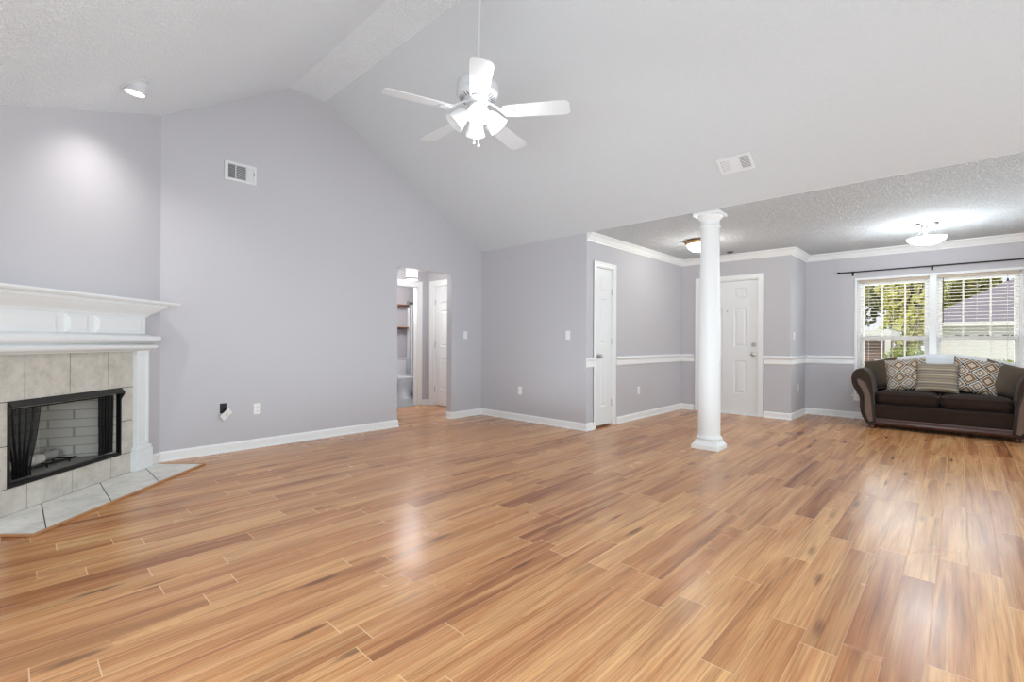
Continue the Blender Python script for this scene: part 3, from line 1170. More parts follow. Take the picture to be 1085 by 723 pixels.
# mantel
mt_ = thing('mantel', 'white painted mantel with shelf, panels and pilasters', 'mantel', P0, FROT)
C0 = .93
mb = MB()
mb.prism([(.0, 1.452), (.215, 1.452), (.222, 1.458), (.230, 1.466), (.230, 1.48), (0, 1.48)], lambda p, q, d: (d, p, q), .055, 2 * C0 - .055)
mb.build('shelf', 'mantel', mt_, bevel=.003)
mb = MB()
F0 = .268
COR = [(.0, 1.345), (.012, 1.345), (.014, 1.355), (.03, 1.372), (.06, 1.39), (.085, 1.41), (.10, 1.428), (.112, 1.43), (.112, 1.4525), (0, 1.4525)]
mb.sweep([(2 * C0 - F0, 0.001), (2 * C0 - F0, .06), (F0, .06), (F0, 0.001)], COR)
cor = mb.build('cornice', 'mantel', mt_, smooth=30)
mb = MB()
bm = mb.bm
mb.box(F0, 2 * C0 - F0, .001, .06, 1.085, 1.352)
mb.build('frieze', 'mantel', mt_)
for s0, s1 in ((.31, .80), (.85, 1.05), (1.10, 1.60)):
    mb = MB()
    mb.loft([[(s0, .058, 1.195), (s1, .058, 1.195), (s1, .058, 1.338), (s0, .058, 1.338)],
             [(s0, .064, 1.195), (s1, .064, 1.195), (s1, .064, 1.338), (s0, .064, 1.338)],
             [(s0 + .035, .079, 1.23), (s1 - .035, .079, 1.23), (s1 - .035, .079, 1.303), (s0 + .035, .079, 1.303)]])
    mb.build('panel', 'mantel', mt_)
BED = [(0, 1.198), (.035, 1.196), (.058, 1.186), (.072, 1.168), (.073, 1.15), (.062, 1.128), (.04, 1.117), (.03, 1.112), (.045, 1.106), (.058, 1.092), (.055, 1.078),
       (.04, 1.066), (.02, 1.058), (0.012, 1.048), (0, 1.048)]
mb = MB()
mb.sweep([(2 * C0 - .225, 0.001), (2 * C0 - .225, .045), (.225, .045), (.225, 0.001)], BED)
mb.build('bed_moulding', 'mantel', mt_, smooth=40)
for sgn in (0, 1):
    fx = (lambda s: s) if not sgn else (lambda s: 2 * C0 - s)

    def bx(mb_, a, c, n0, n1, z0, z1):
        a, c = sorted((fx(a), fx(c)))
        mb_.box(a, c, n0, n1, z0, z1)
    mb = MB()
    bx(mb, .205, .345, .001, .040, .20, 1.06)
    for a, c, z0, z1 in ((.205, .232, .20, 1.06), (.318, .345, .20, 1.06), (.232, .318, .20, .25), (.232, .318, 1.02, 1.06)):
        bx(mb, a, c, .039, .050, z0, z1)
    pil = mb.build('pilaster', 'mantel', mt_, bevel=.003)
    mb = MB()
    bx(mb, .17, .368, .001, .062, .0125, .185)
    bx(mb, .18, .358, .001, .056, .185, .215)
    mb.build('plinth_block', 'mantel', pil, bevel=.004)

# ------------------------------------------------------------------ column
cl = thing('support_column', 'round white column with square base standing on the wood floor', 'column', (5.205, 1.965, 0), kind='thing')
mb = MB()
mb.lathe([(.113, .14), (.1135, .5), (.112, 1.0), (.106, 1.6), (.098, 2.1), (.094, 2.38), (.094, 2.40)], 48)
mb.build('shaft', 'trim', cl, smooth=40)
mb = MB()
mb.box(-.14, .14, -.14, .14, 0, .045)
sq = lambda h_, z: [(-h_, -h_, z), (h_, -h_, z), (h_, h_, z), (-h_, h_, z)]
mb.loft([sq(.138, .045), sq(.128, .052), sq(.115, .075), sq(.110, .085), sq(.110, .10)])
mb.lathe([(.110, .10), (.128, .104), (.134, .116), (.128, .13), (.117, .136), (.115, .15), (.1, .152)], 48)
mb.build('base', 'trim', cl, bevel=.003, smooth=40)
mb = MB()
mb.lathe([(.093, 2.385), (.102, 2.388), (.106, 2.396), (.102, 2.404), (.095, 2.408), (.095, 2.46), (.102, 2.468), (.112, 2.475), (.128, 2.50), (.13, 2.51), (.1, 2.512)], 48)
mb.box(-.135, .135, -.135, .135, 2.51, ZC)
mb.build('capital', 'trim', cl, bevel=.002, smooth=40)

# ------------------------------------------------------------------ ceiling fan
FC = Vector((2.293, 2.524, 0))
cf = thing('ceiling_fan', 'white five blade ceiling fan with four glass lamp shades', 'ceiling fan', (FC.x, FC.y, 2.742))
cf.rotation_mode = 'QUATERNION'
cf.rotation_quaternion = Matrix.Rotation(math.radians(1.2), 3, FWD).to_quaternion()
Z0 = 2.742
mb = MB()
mb.lathe([(.012, -.09 + ZR - Z0), (.05, -.08 + ZR - Z0), (.068, -.03 + ZR - Z0), (.07, ZR - Z0)], 32)
mb.build('canopy', 'fan', cf, smooth=40)
mb = MB()
mb.tube([(0, 0, .27), (0, 0, ZR - Z0 - .05)], .0095, 16)
mb.build('downrod', 'fan', cf, smooth=50)
mb = MB()
mb.lathe([(.012, .30), (.03, .297), (.04, .275), (.12, .268), (.142, .262), (.150, .25), (.152, .195), (.148, .186), (.152, .18), (.150, .172), (.125, .146), (.085, .130), (.06, .125)], 48)
mh = mb.build('motor_housing', 'fan', cf, smooth=35)
mb = MB()
for i in range(30):
    a = 2 * PI * i / 30
    mt = Matrix.Rotation(a, 4, 'Z') @ Matrix.Translation((.114, 0, .141)) @ Matrix.Rotation(math.radians(-30), 4, 'Y')
    mb.box(-.016, .016, -.004, .004, -.002, .003, mt)
mb.build('vent_slots', 'slot', mh)
mb = MB()
mb.lathe([(.085, .13), (.088, .118), (.08, .11), (.055, .107), (.055, .09), (.066, .082), (.068, .055), (.05, .036), (.02, .028), (.018, .02)], 32)
mb.build('switch_housing', 'fan', cf, smooth=40)


def blade(phi):
    d = -FWD * math.cos(phi) + RGT * math.sin(phi)
    ang = math.atan2(d.y, d.x)
    R = Matrix.Rotation(ang, 4, 'Z')
    pitch = Matrix.Translation((0, 0, .045)) @ Matrix.Rotation(math.radians(-11), 4, 'X')
    mb = MB()
    out = []
    for x, hw_ in ((.20, .056), (.24, .060), (.40, .068), (.58, .075), (.63, .074), (.655, .065), (.667, .048)):
        out.append((x, hw_))
    poly = [(x, w_) for x, w_ in out] + [(x, -w_) for x, w_ in reversed(out)]
    mb.prism(poly, lambda p, q, d_: R @ pitch @ Vector((p, q, d_)), -.003, .003)
    bo = mb.build('blade', 'blade', cf, bevel=.0015)
    mb = MB()
    # iron: arm from motor down to an oval plate under the blade root
    arm = [(.06, 0, .112), (.10, 0, .106), (.14, 0, .080), (.18, 0, .050), (.22, 0, .040)]
    rings = []
    for i, (x, y, z) in enumerate(arm):
        w_ = (.016, .014, .016, .028, .04)[i]
        rings.append([R @ Vector((x, -w_, z - .004)), R @ Vector((x, w_, z - .004)), R @ Vector((x, w_, z + .004)), R @ Vector((x, -w_, z + .004))])
    mb.loft(rings)
    mb.prism([(.235 + .045 * math.cos(2 * PI * k / 20), .044 * math.sin(2 * PI * k / 20)) for k in range(20)],
             lambda p, q, d_: R @ pitch @ Vector((p, q, d_)), -.012, -.003)
    mb.build('blade_iron', 'fan', bo, smooth=40)


for k in range(5):
    blade(math.radians(7 + 72 * k))
# four bell shades; the two that face the photographer's right are lit
for k, phi in enumerate((8, 98, 188, 278)):
    d = -FWD * math.cos(math.radians(phi)) + RGT * math.sin(math.radians(phi))
    ang = math.atan2(d.y, d.x)
    mt = Matrix.Translation((0, 0, .082)) @ Matrix.Rotation(ang, 4, 'Z') @ Matrix.Translation((.050, 0, 0)) @ Matrix.Rotation(math.radians(180 - 42), 4, 'Y')
    lit = k in (0, 1)
    mb = MB()
    mb.lathe([(.020, .045), (.034, .05), (.048, .07), (.057, .10), (.064, .135), (.076, .168), (.074, .168), (.062, .135), (.054, .10), (.045, .07), (.030, .052)], 28, mt, caps=False)
    so_ = mb.build('lamp_shade', 'shade_on' if lit else 'shade', cf, smooth=50, label='lit white glass bell shade' if lit else 'unlit white glass bell shade')
    mb = MB()
    mb.lathe([(.014, 0), (.016, .03), (.022, .034), (.022, .058), (.01, .06)], 20, mt)
    mb.build('lamp_holder', 'fan', so_, smooth=40)
    mb = MB()
    mb.lathe([(.012, .058), (.016, .075), (.028, .10), (.028, .115), (.018, .13), (.004, .136)], 20, mt)
    mb.build('bulb', 'bulb' if lit else 'shade', so_, smooth=60)
for ph, zl in ((-20, -.165), (30, -.18)):
    d = (-FWD * math.cos(math.radians(ph)) + RGT * math.sin(math.radians(ph))) * .04
    mb = MB()
    mb.tube([(d.x, d.y, .04), (d.x, d.y, zl)], .0014, 6)
    ch = mb.build('pull_chain', 'nickel', cf)
    mb = MB()
    mb.lathe([(.001, 0), (.004, -.006), (.009, -.022), (.009, -.028), (.002, -.032)], 12, Matrix.Translation((d.x, d.y, zl)))
    mb.build('pull_knob', 'fan', ch, smooth=50)
pd = -FWD * .16 + RGT * .08
point('fan_light', (FC.x + pd.x, FC.y + pd.y, 2.60), 7, .08, (.9, .96, 1))

# ------------------------------------------------------------------ eyeball spotlight on the left slope
SN = Vector((ML, 0, -1)).normalized()      # slope normal, into the room
SP = Vector((.625, 4.44, ztop(.625)))
q = SN.to_track_quat('Z', 'Y')
es = thing('eyeball_spotlight', 'white eyeball spotlight on the sloped ceiling above the fireplace', 'spotlight', SP, q.to_euler())
mb = MB()
mb.lathe([(.095, -.004), (.098, .004), (.09, .012), (.07, .014), (.066, .006)], 40)
mb.build('trim_ring', 'fan', es, smooth=40)
aim = (Vector((0.42, 4.62, 1.15)) - SP).normalized()
la = q.inverted() @ aim
ql = la.to_track_quat('Z', 'Y').to_matrix().to_4x4()
mb = MB()
pr = []
for i in range(10):
    t_ = i / 9 * PI * .62
    pr.append((max(.001, .07 * math.sin(t_)), .0 - .07 * math.cos(t_)))
pr += [(.069, .04), (.066, .062), (.060, .062), (.058, .035)]
mb.lathe(pr, 36, Matrix.Translation((0, 0, .012)) @ ql, caps=False)
mb.build('eyeball', 'fan', es, smooth=50)
mb = MB()
mb.lathe([(.0005, .052), (.057, .050), (.057, .044), (.0005, .044)], 32, Matrix.Translation((0, 0, .012)) @ ql)
mb.build('lens', 'lens', es)
sl = bpy.data.lights.new('spot_beam', 'SPOT')
sl.energy = 28
sl.spot_size = math.radians(122)
sl.spot_blend = 1.0
sl.shadow_soft_size = 0.03
sl.color = (1, .98, .96)
so2 = bpy.data.objects.new('spot_beam', sl)
so2.location = SP + aim * .085 + SN * .012
so2.rotation_euler = Vector((0.13, 0.24, -0.95)).to_track_quat('-Z', 'Y').to_euler()
COL.objects.link(so2)

# ------------------------------------------------------------------ vents
va = thing('wall_vent', 'white air register high on the gable wall', 'air vent', (1.633, YA, 2.882))
mb = MB()
hw_, hh_ = .150, .098
iz = hh_ - .028
for x0, x1, z0, z1 in ((-hw_, hw_, -hh_, -iz), (-hw_, hw_, iz, hh_), (-hw_, -hw_ + .032, -iz, iz), (hw_ - .03, hw_, -iz, iz), (-.052, -.043, -iz, iz), (.048, .057, -iz, iz)):
    mb.box(x0, x1, -.012, -.001, z0, z1)
mb.build('frame', 'vent', va, bevel=.002)
mb = MB()
mb.box(-hw_ + .03, hw_ - .03, -.0015, -.0005, -hh_ + .02, hh_ - .02)
mb.build('duct_back', 'slot', va)
mb = MB()
for x0, x1, ang in ((-.118, -.052, 12), (-.043, .048, 35)):
    for i in range(9):
        z = -hh_ + .036 + i * .0155
        mb.box(x0, x1, -.006, .006, -.0008, .0008, Matrix.Translation((0, -.0065, z)) @ Matrix.Rotation(math.radians(ang), 4, 'X'))
for i in range(7):
    x = .064 + i * .0088
    mb.box(-.004, .004, -.0055, -.002, -hh_ + .028, hh_ - .028, Matrix.Translation((x, 0, 0)))
mb.build('louvers', 'vent', va)
mb = MB()
mb.box(.121, .127, -.022, -.012, .0, .022)
mb.build('lever', 'slot', va)

cn = Vector((-MR, 0, -1)).normalized()
cvp = Vector((4.594, 1.503, ZC + MR * (XB - 4.594)))
ex = Vector((0, 1, 0))
ey = cn.cross(ex).normalized()
mx = Matrix((ex, ey, cn)).transposed()
cv = thing('ceiling_vent', 'white air register on the right ceiling slope', 'air vent', cvp, mx.to_euler())
mb = MB()
hw_, hh_ = .150, .098
iz = hh_ - .025
for x0, x1, z0, z1 in ((-hw_, hw_, -hh_, -iz), (-hw_, hw_, iz, hh_), (-hw_, -hw_ + .03, -iz, iz), (hw_ - .03, hw_, -iz, iz), (-.042, .05, -iz, iz)):
    mb.box(x0, x1, z0, z1, .001, .010)
mb.build('frame', 'vent', cv, bevel=.002)
mb = MB()
mb.box(-hw_ + .02, hw_ - .02, -hh_ + .02, hh_ - .02, .0004, .0014)
mb.build('duct_back', 'dark', cv)
for x0, x1, hl_, ang in ((-.118, -.042, .0040, 12), (.05, .118, .0056, 16)):
    mb = MB()
    for i in range(9):
        y = -hh_ + .034 + i * .0162
        mb.box(x0, x1, -hl_, hl_, -.0008, .0008, Matrix.Translation((0, y, .006)) @ Matrix.Rotation(math.radians(ang), 4, 'X'))
    mb.build('louvers', 'vent', cv)

# ------------------------------------------------------------------ switches and outlets (plate faces -Y in its own frame)
def make_switch():
    r = thing('light_switch', '', 'light switch', group='wall light switches')
    mb = MB()
    mb.box(-.036, .036, -.006, -.0005, -.058, .058)
    mb.build('plate', 'plastic', r, bevel=.003)
    mb = MB()
    mb.box(-.006, .006, -.016, -.005, -.004, .016)
    mb.build('toggle', 'plastic', r, bevel=.002)
    return r


def make_outlet():
    r = thing('wall_outlet', '', 'outlet', group='wall outlets')
    mb = MB()
    mb.box(-.036, .036, -.006, -.0005, -.058, .058)
    mb.build('plate', 'plastic', r, bevel=.003)
    for z in (-.022, .022):
        mb = MB()
        mb.lathe([(.0005, 0), (.016, 0), (.016, .002), (.0005, .002)], 20, Matrix.Translation((0, -.0055, z)) @ TOY)
        so3 = mb.build('socket', 'plastic', r)
        mb = MB()
        for x in (-.006, .006):
            mb.box(x - .0012, x + .0012, -.0082, -.0074, z - .004, z + .005)
        mb.build('slots', 'dark', so3)
    return r


sw = make_switch()
R_X, R_Y = (0, 0, -PI / 2), (0, 0, 0)       # on an X = const wall facing -X / on a Y = const wall facing -Y
sw.location = (4.723, YA, 1.235)
sw['label'] = 'white light switch on the gable wall just right of the hallway opening'
dup(sw, (XB, 3.755, 1.232), R_X, 'white light switch left of the narrow closet door')
dup(sw, (8.079, YE, 1.244), R_Y, 'white light switch on the short wall right of the front door')
ol = make_outlet()
ol.location = (1.803, YA, .415)
ol['label'] = 'white outlet on the gable wall beside the dangling cover plate'
dup(ol, (XB, 4.612, .432), R_X, 'white outlet low on the wall between hallway opening and closet door')
dup(ol, (6.426, YC, .423), R_Y, 'white outlet below the chair rail right of the closet door')
dup(ol, (8.352, YE, .444), R_Y, 'white outlet on the short wall near the sofa')

wb = thing('wall_box', 'black open cable box in the gable wall near the fireplace', 'cable box', (1.483, YA, .452))
mb = MB()
for x0, x1, z0, z1 in ((-.03, -.024, -.05, .05), (.024, .03, -.05, .05), (-.03, .03, -.05, -.044), (-.03, .03, .044, .05)):
    mb.box(x0, x1, -.004, -.0003, z0, z1)
mb.build('rim', 'black', wb)
mb = MB()
mb.box(-.026, .026, -.0012, -.0002, -.046, .046)
mb.build('hole', 'black', wb)
cp = thing('cover_plate', 'white cover plate dangling crooked below the open cable box', 'cover plate', (1.502, YA - .035, .392), (math.radians(12), math.radians(-42), math.radians(12)))
mb = MB()
mb.box(-.057, .057, -.003, .003, -.036, .036)
mb.build('plate', 'plastic', cp, bevel=.002)
mb = MB()
mb.lathe([(.0005, .003), (.006, .003), (.006, .014), (.0005, .014)], 12, TOY)
mb.build('jack', 'nickel', cp)
mb = MB()
mb.tube([(0, .003, 0), (.01, .02, .01), (.02, .026, .03), (.028, .03, .05)], .0035, 8)
mb.build('cable', 'black', cp)

# ------------------------------------------------------------------ entry and dining lights
fl = thing('flush_ceiling_light', 'lit round ceiling light with brass rim behind the column', 'ceiling light', (6.485, 2.60, ZC))
mb = MB()
mb.lathe([(.14, 0), (.175, -.006), (.19, -.02), (.188, -.036), (.165, -.05), (.155, -.052)], 48)
mb.build('rim', 'brass', fl, smooth=40, label='brass rim')
mb = MB()
mb.lathe([(.157, -.05), (.152, -.075), (.135, -.11), (.10, -.138), (.05, -.152), (.002, -.155)], 48)
mb.build('glass_bowl', 'warm_on', fl, smooth=60, label='glowing frosted glass bowl')
point('entry_light', (6.485, 2.60, 2.33), 11, .08, (.95, .95, .90))

sf = thing('semi_flush_ceiling_light', 'lit semi flush ceiling light with white glass bowl near the window', 'ceiling light', (7.32, .275, ZC))
mb = MB()
mb.lathe([(.105, 0), (.112, -.008), (.10, -.022), (.06, -.028), (.03, -.03)], 40)
mb.build('canopy', 'nickel', sf, smooth=40)
for k in range(3):
    a = math.radians(15 + 120 * k)
    rings = []
    for r_, z in ((.055, -.025), (.058, -.06), (.068, -.095), (.09, -.13), (.13, -.155), (.165, -.163), (.186, -.16), (.193, -.175), (.181, -.20), (.12, -.238), (.03, -.258)):
        c_, s_ = math.cos(a), math.sin(a)
        w_ = .012 if z > -.17 else .006
        rings.append([(r_ * c_ - s_ * o, r_ * s_ + c_ * o, z + dz) for o, dz in ((-w_, 0), (w_, 0), (w_, .004), (-w_, .004))])
    mb = MB()
    mb.loft(rings)
    mb.build('arm', 'nickel', sf, smooth=50)
mb = MB()
mb.tube([(0, 0, -.02), (0, 0, -.26)], .014, 12)
mb.build('stem', 'nickel', sf, smooth=50)
mb = MB()
mb.lathe([(.183, -.168), (.186, -.172), (.172, -.198), (.13, -.228), (.07, -.247), (.002, -.254), (.002, -.248), (.07, -.241), (.126, -.222), (.167, -.194), (.179, -.17)], 56, caps=False)
mb.build('glass_bowl', 'bowl_on', sf, smooth=60, label='glowing white glass bowl')
point('dining_light_down', (7.32, .275, 2.20), 27, .24, (.86, .95, 1))
point('dining_light', (7.32, .275, 2.40), 11, .07, (.88, .96, 1))

dt = thing('smoke_sensor', 'small dark ceiling sensor above the front door', 'sensor', (7.60, 2.565, ZC))
mb = MB()
mb.lathe([(.05, 0), (.052, -.006), (.045, -.014), (.02, -.018), (.001, -.018)], 24)
mb.build('housing', 'slot', dt, smooth=40)
mb = MB()
mb.lathe([(.03, -.014), (.031, -.02), (.001, -.022)], 20)
mb.build('grille', 'dark', dt, smooth=40)

# ------------------------------------------------------------------ hallway and bathroom things
hl = thing('hallway_ceiling_light', 'lit white drum ceiling light in the hallway', 'ceiling light', (4.285, 6.2, 2.45))
mb = MB()
mb.lathe([(.06, 0), (.095, -.003), (.095, -.03), (.09, -.034)], 32)
mb.build('canopy', 'fan', hl, smooth=40)
mb = MB()
mb.lathe([(.088, -.03), (.09, -.05), (.09, -.32), (.088, -.325), (.001, -.33)], 40)
mb.build('glass_drum', 'bowl_on', hl, smooth=40, label='glowing frosted drum')
mb = MB()
mb.lathe([(.0905, -.32), (.093, -.325), (.093, -.35), (.088, -.355), (.001, -.356)], 40)
mb.build('band', 'shade', hl, smooth=40)
point('hall_light', (4.285, 6.2, 2.02), 16, .06, (.95, .96, .95))
point('bath_fill', (4.62, 7.40, 2.3), 34, .1, (1, .97, .95))  # unseen fill added to brighten the bathroom, no fixture here

tl = thing('toilet', 'white toilet seen through the bathroom doorway', 'toilet', (5.34, 8.40, .004), (0, 0, PI))   # faces -Y


def ell(cx, cy, a, b_, z, n=28):
    return [(cx + a * math.cos(2 * PI * k / n), cy + b_ * math.sin(2 * PI * k / n), z) for k in range(n)]


mb = MB()
mb.loft([ell(0, .40, .115, .20, 0), ell(0, .40, .11, .19, .06), ell(0, .41, .10, .17, .16), ell(0, .43, .12, .19, .26), ell(0, .45, .175, .235, .36), ell(0, .45, .185, .245, .40), ell(0, .45, .17, .23, .405)])
mb.build('bowl', 'porcelain', tl, smooth=50)
mb = MB()
mb.loft([ell(0, .45, .178, .24, .402), ell(0, .45, .188, .25, .41), ell(0, .45, .188, .25, .425), ell(0, .45, .18, .242, .43)])
mb.build('seat', 'porcelain', tl, smooth=40)
mb = MB()
mb.loft([ell(0, .45, .18, .242, .431), ell(0, .45, .186, .248, .436), ell(0, .45, .18, .242, .452), ell(0, .45, .12, .17, .458)])
mb.build('seat_lid', 'porcelain', tl, smooth=40)
mb = MB()
mb.box(-.22, .22, .01, .19, .40, .76)
mb.box(-.10, .10, .05, .25, .30, .402)
mb.build('tank', 'porcelain', tl, bevel=.015, seg=3)
mb = MB()
mb.box(-.23, .23, .004, .20, .761, .795)
mb.build('tank_lid', 'porcelain', tl, bevel=.008)
mb = MB()
mb.tube([(.16, .195, .70), (.16, .21, .70), (.10, .215, .695)], .007, 8)
mb.build('flush_lever', 'nickel', tl)

for z, lb in ((1.87, 'upper walnut wall shelf in the bathroom'), (1.405, 'lower walnut wall shelf in the bathroom')):
    sh = thing('wall_shelf', lb, 'shelf', (5.46, 8.42, z), group='walnut shelves in the bathroom')
    mb = MB()
    mb.prism([(-.30, .012), (.20, .012), (.20, -.004), (-.05, -.022), (-.30, -.05)], lambda p, q, d: (p, d, q), -.13, 0)
    mb.build('board', 'shelfwood', sh, bevel=.003)
    mb = MB()
    mb.box(-.30, .20, -.135, 0, .013, .020)
    mb.build('top_edge', 'oak', sh, label='lighter wood top edge')
sc_ = thing('shower_curtain', 'grey shower curtain hanging beside the toilet', 'shower curtain', (6.19, 8.36, 1.92))
mb = MB()
mb.grid(90, 6, lambda u, v: (-.53 + u * 1.1, .022 * math.sin(u * 2 * PI * 14) * (1 - .3 * v), -1.86 * v - .02))
mb.build('curtain', 'curtain', sc_, smooth=80)
for i in range(12):
    c_ = -.50 + i * .09
    mb = MB()
    mb.tube([(c_, .022 * math.cos(t_), .01 + .03 * math.sin(t_)) for t_ in [2 * PI * k / 12 for k in range(12)]], .002, 6, loop=True)
    mb.build('ring', 'nickel', sc_)
sr = thing('shower_rod', 'chrome shower rod with a round wall flange holding the grey curtain', 'shower rod', (5.69, 8.36, 1.935))
mb = MB()
mb.tube([(0.0, 0, 0), (1.41, 0, 0)], .0125, 12)
mb.build('rod', 'nickel', sr, smooth=50)
mb = MB()
mb.lathe([(.001, .0), (.038, 0), (.04, .01), (.02, .03), (.001, .03)], 24, Matrix.Translation((-.005, .0, 0)) @ Matrix.Rotation(PI / 2, 4, 'Y'))
mb.build('flange', 'nickel', sr, smooth=40)

# ------------------------------------------------------------------ sofa (own frame: y across, centre 0; front faces -x)
SX, SY = 7.955, 0.172
sofa = thing('sofa', 'dark brown velvet loveseat with scroll arms below the window', 'sofa', (SX, SY, 0))
ARM = [(.622, .075), (.640, .2), (.652, .36), (.660, .48), (.668, .58), (.685, .68), (.715, .75), (.755, .79), (.80, .80), (.85, .785), (.888, .74), (.905, .67), (.898, .60),
       (.875, .535), (.845, .48), (.82, .435), (.808, .39), (.806, .33), (.806, .27), (.795, .2), (.775, .137), (.745, .08), (.715, .05), (.66, .05)]
PANEL = [(.812, .660), (.775, .642), (.735, .60), (.703, .52), (.678, .42), (.668, .32), (.660, .2), (.652, .10), (.70, .082), (.728, .13), (.752, .21), (.758, .30), (.752, .38),
         (.762, .46), (.79, .53), (.828, .59), (.843, .63), (.832, .655)]
DEP = .80


def subdiv(o, lv=2):
    m = o.modifiers.new('subdivision', 'SUBSURF')
    m.levels = m.render_levels = lv


for sg in (1, -1):
    mb = MB()
    rings = []
    cu, cz = .755, .42
    for x, k in ((.012, .90), (.0, .96), (.02, 1.0), (.05, 1.0), (.4, 1.0), (DEP - .10, 1.0), (DEP - .06, .97), (DEP - .05, .9)):
        rings.append([(x, sg * (cu + (u - cu) * (1 - (1 - k) * .4)), cz + (z - cz) * (1 - (1 - k) * .4)) for u, z in ARM])
    mb.loft(rings[1:])
    arm = mb.build('arm', 'velvet_arm', sofa, smooth=50)
    mb = MB()
    mb.prism(PANEL, lambda p, q, d: (d, sg * p, q), -.010, .004)
    pn_ = mb.build('arm_panel', 'armwood', arm, bevel=.004, label='taupe S-curved front panel')
    mb = MB()
    mb.tube([(-.006, sg * u, z) for u, z in PANEL], .010, 8, loop=True)
    mb.build('panel_border', 'trimcord', arm, smooth=60, label='dark border of the arm panel')
    for x in (.04, DEP - .12):
        mb = MB()
        mb.lathe([(.022, 0), (.034, .006), (.038, .022), (.032, .036), (.040, .044), (.042, .052), (.03, .056)], 20, Matrix.Translation((x, sg * .675, 0)))
        mb.build('foot', 'cherry', sofa, smooth=50, label='turned cherry wood foot')


def pad(w, d, t, ex=3.2, n=18):
    """soft box: superellipsoid-like cushion in local x (d), y (w), z (t)"""
    b_ = MB()

    def se(c, p):
        return math.copysign(abs(c) ** p, c)
    rings = []
    nv = 14
    for j in range(nv + 1):
        v = -PI / 2 + PI * j / nv
        cv_, sv_ = se(math.cos(v), .55), se(math.sin(v), .55)
        rr = []
        for i in range(4 * n):
            a = 2 * PI * i / (4 * n)
            ca, sa = se(math.cos(a), 1.0 / ex), se(math.sin(a), 1.0 / ex)
            crown = 1 + .10 * (1 - (ca * cv_) ** 2) * (1 - (sa * cv_) ** 2)
            rr.append((d / 2 * max(abs(cv_), .001) * ca, w / 2 * max(abs(cv_), .001) * sa, t / 2 * sv_ * crown))
        rings.append(rr)
    b_.loft(rings)
    return b_


for sg in (1, -1):
    cu_ = pad(.655, .64, .185).build('seat_cushion', 'velvet', sofa, smooth=70, loc=(.345, sg * .329, .408))
    mb = MB()
    pts = []
    for i in range(60):
        a = 2 * PI * i / 60
        pts.append((.322 * math.copysign(abs(math.cos(a)) ** .31, math.cos(a)), .3265 * math.copysign(abs(math.sin(a)) ** .31, math.sin(a)), .062))
    mb.tube(pts, .005, 6, loop=True)
    mb.build('piping', 'velvet_arm', cu_)
mb = MB()
mb.prism([(.0, .13), (-.004, .2), (.0, .31), (.02, .325), (DEP - .06, .325), (DEP - .06, .13)], lambda p, q, d: (p + .03, d, q), -.665, .665)
mb.build('base', 'velvet', sofa, bevel=.012, smooth=40)
mb = MB()
mb.prism([(.0, .052), (-.01, .065), (-.012, .085), (-.004, .095), (-.004, .115), (-.012, .125), (-.01, .138), (.03, .142), (.03, .052)], lambda p, q, d: (p + .022, d, q), -.668, .668)
mb.build('front_rail', 'cherry', sofa, smooth=35, label='dark cherry wood front rail')


def back_top(y):
    return .842 + .115 * math.cos(min(1, abs(y) / .80) * PI / 2) ** 1.2


mb = MB()
rings = []
for i in range(25):
    y = -.66 + 1.32 * i / 24
    zt_ = back_top(y)
    rings.append([(.56, y, .30), (.60, y, .55), (.635, y, zt_ - .10), (.655, y, zt_ - .03), (.69, y, zt_), (.72, y, zt_ - .01), (.735, y, zt_ - .06), (.735, y, .12), (.56, y, .12)])
mb.loft(rings)
mb.build('backrest', 'velvet', sofa, smooth=50)

# white cover thrown over the back
mb = MB()


def thr(u, v):
    y = -.70 + 1.42 * u
    zt_ = back_top(min(.66, max(-.66, y))) + .014
    prof = [(.545, zt_ - .36), (.575, zt_ - .24), (.605, zt_ - .12), (.632, zt_ - .04), (.668, zt_ + .008), (.705, zt_ + .01), (.738, zt_ - .03), (.752, zt_ - .12), (.755, zt_ - .28)]
    t_ = v * (len(prof) - 1)
    i = min(int(t_), len(prof) - 2)
    f = t_ - i
    x = prof[i][0] * (1 - f) + prof[i + 1][0] * f
    z = prof[i][1] * (1 - f) + prof[i + 1][1] * f
    w_ = noise.noise(Vector((y * 7, v * 4, 2.0))) * .014 + noise.noise(Vector((y * 17, v * 5, 7.0))) * .006
    return (x - abs(w_) * .6, y, z + max(0, w_) + (.01 if 0 < v < 1 else 0))


mb.grid(70, 24, thr)
th = mb.build('sofa_cover', 'sheet', smooth=80, loc=(SX, SY, 0))
so4 = th.modifiers.new('thickness', 'SOLIDIFY')
so4.thickness = .006
so4.offset = 1
tag(th, 'white cloth thrown over the top of the sofa back', 'throw')


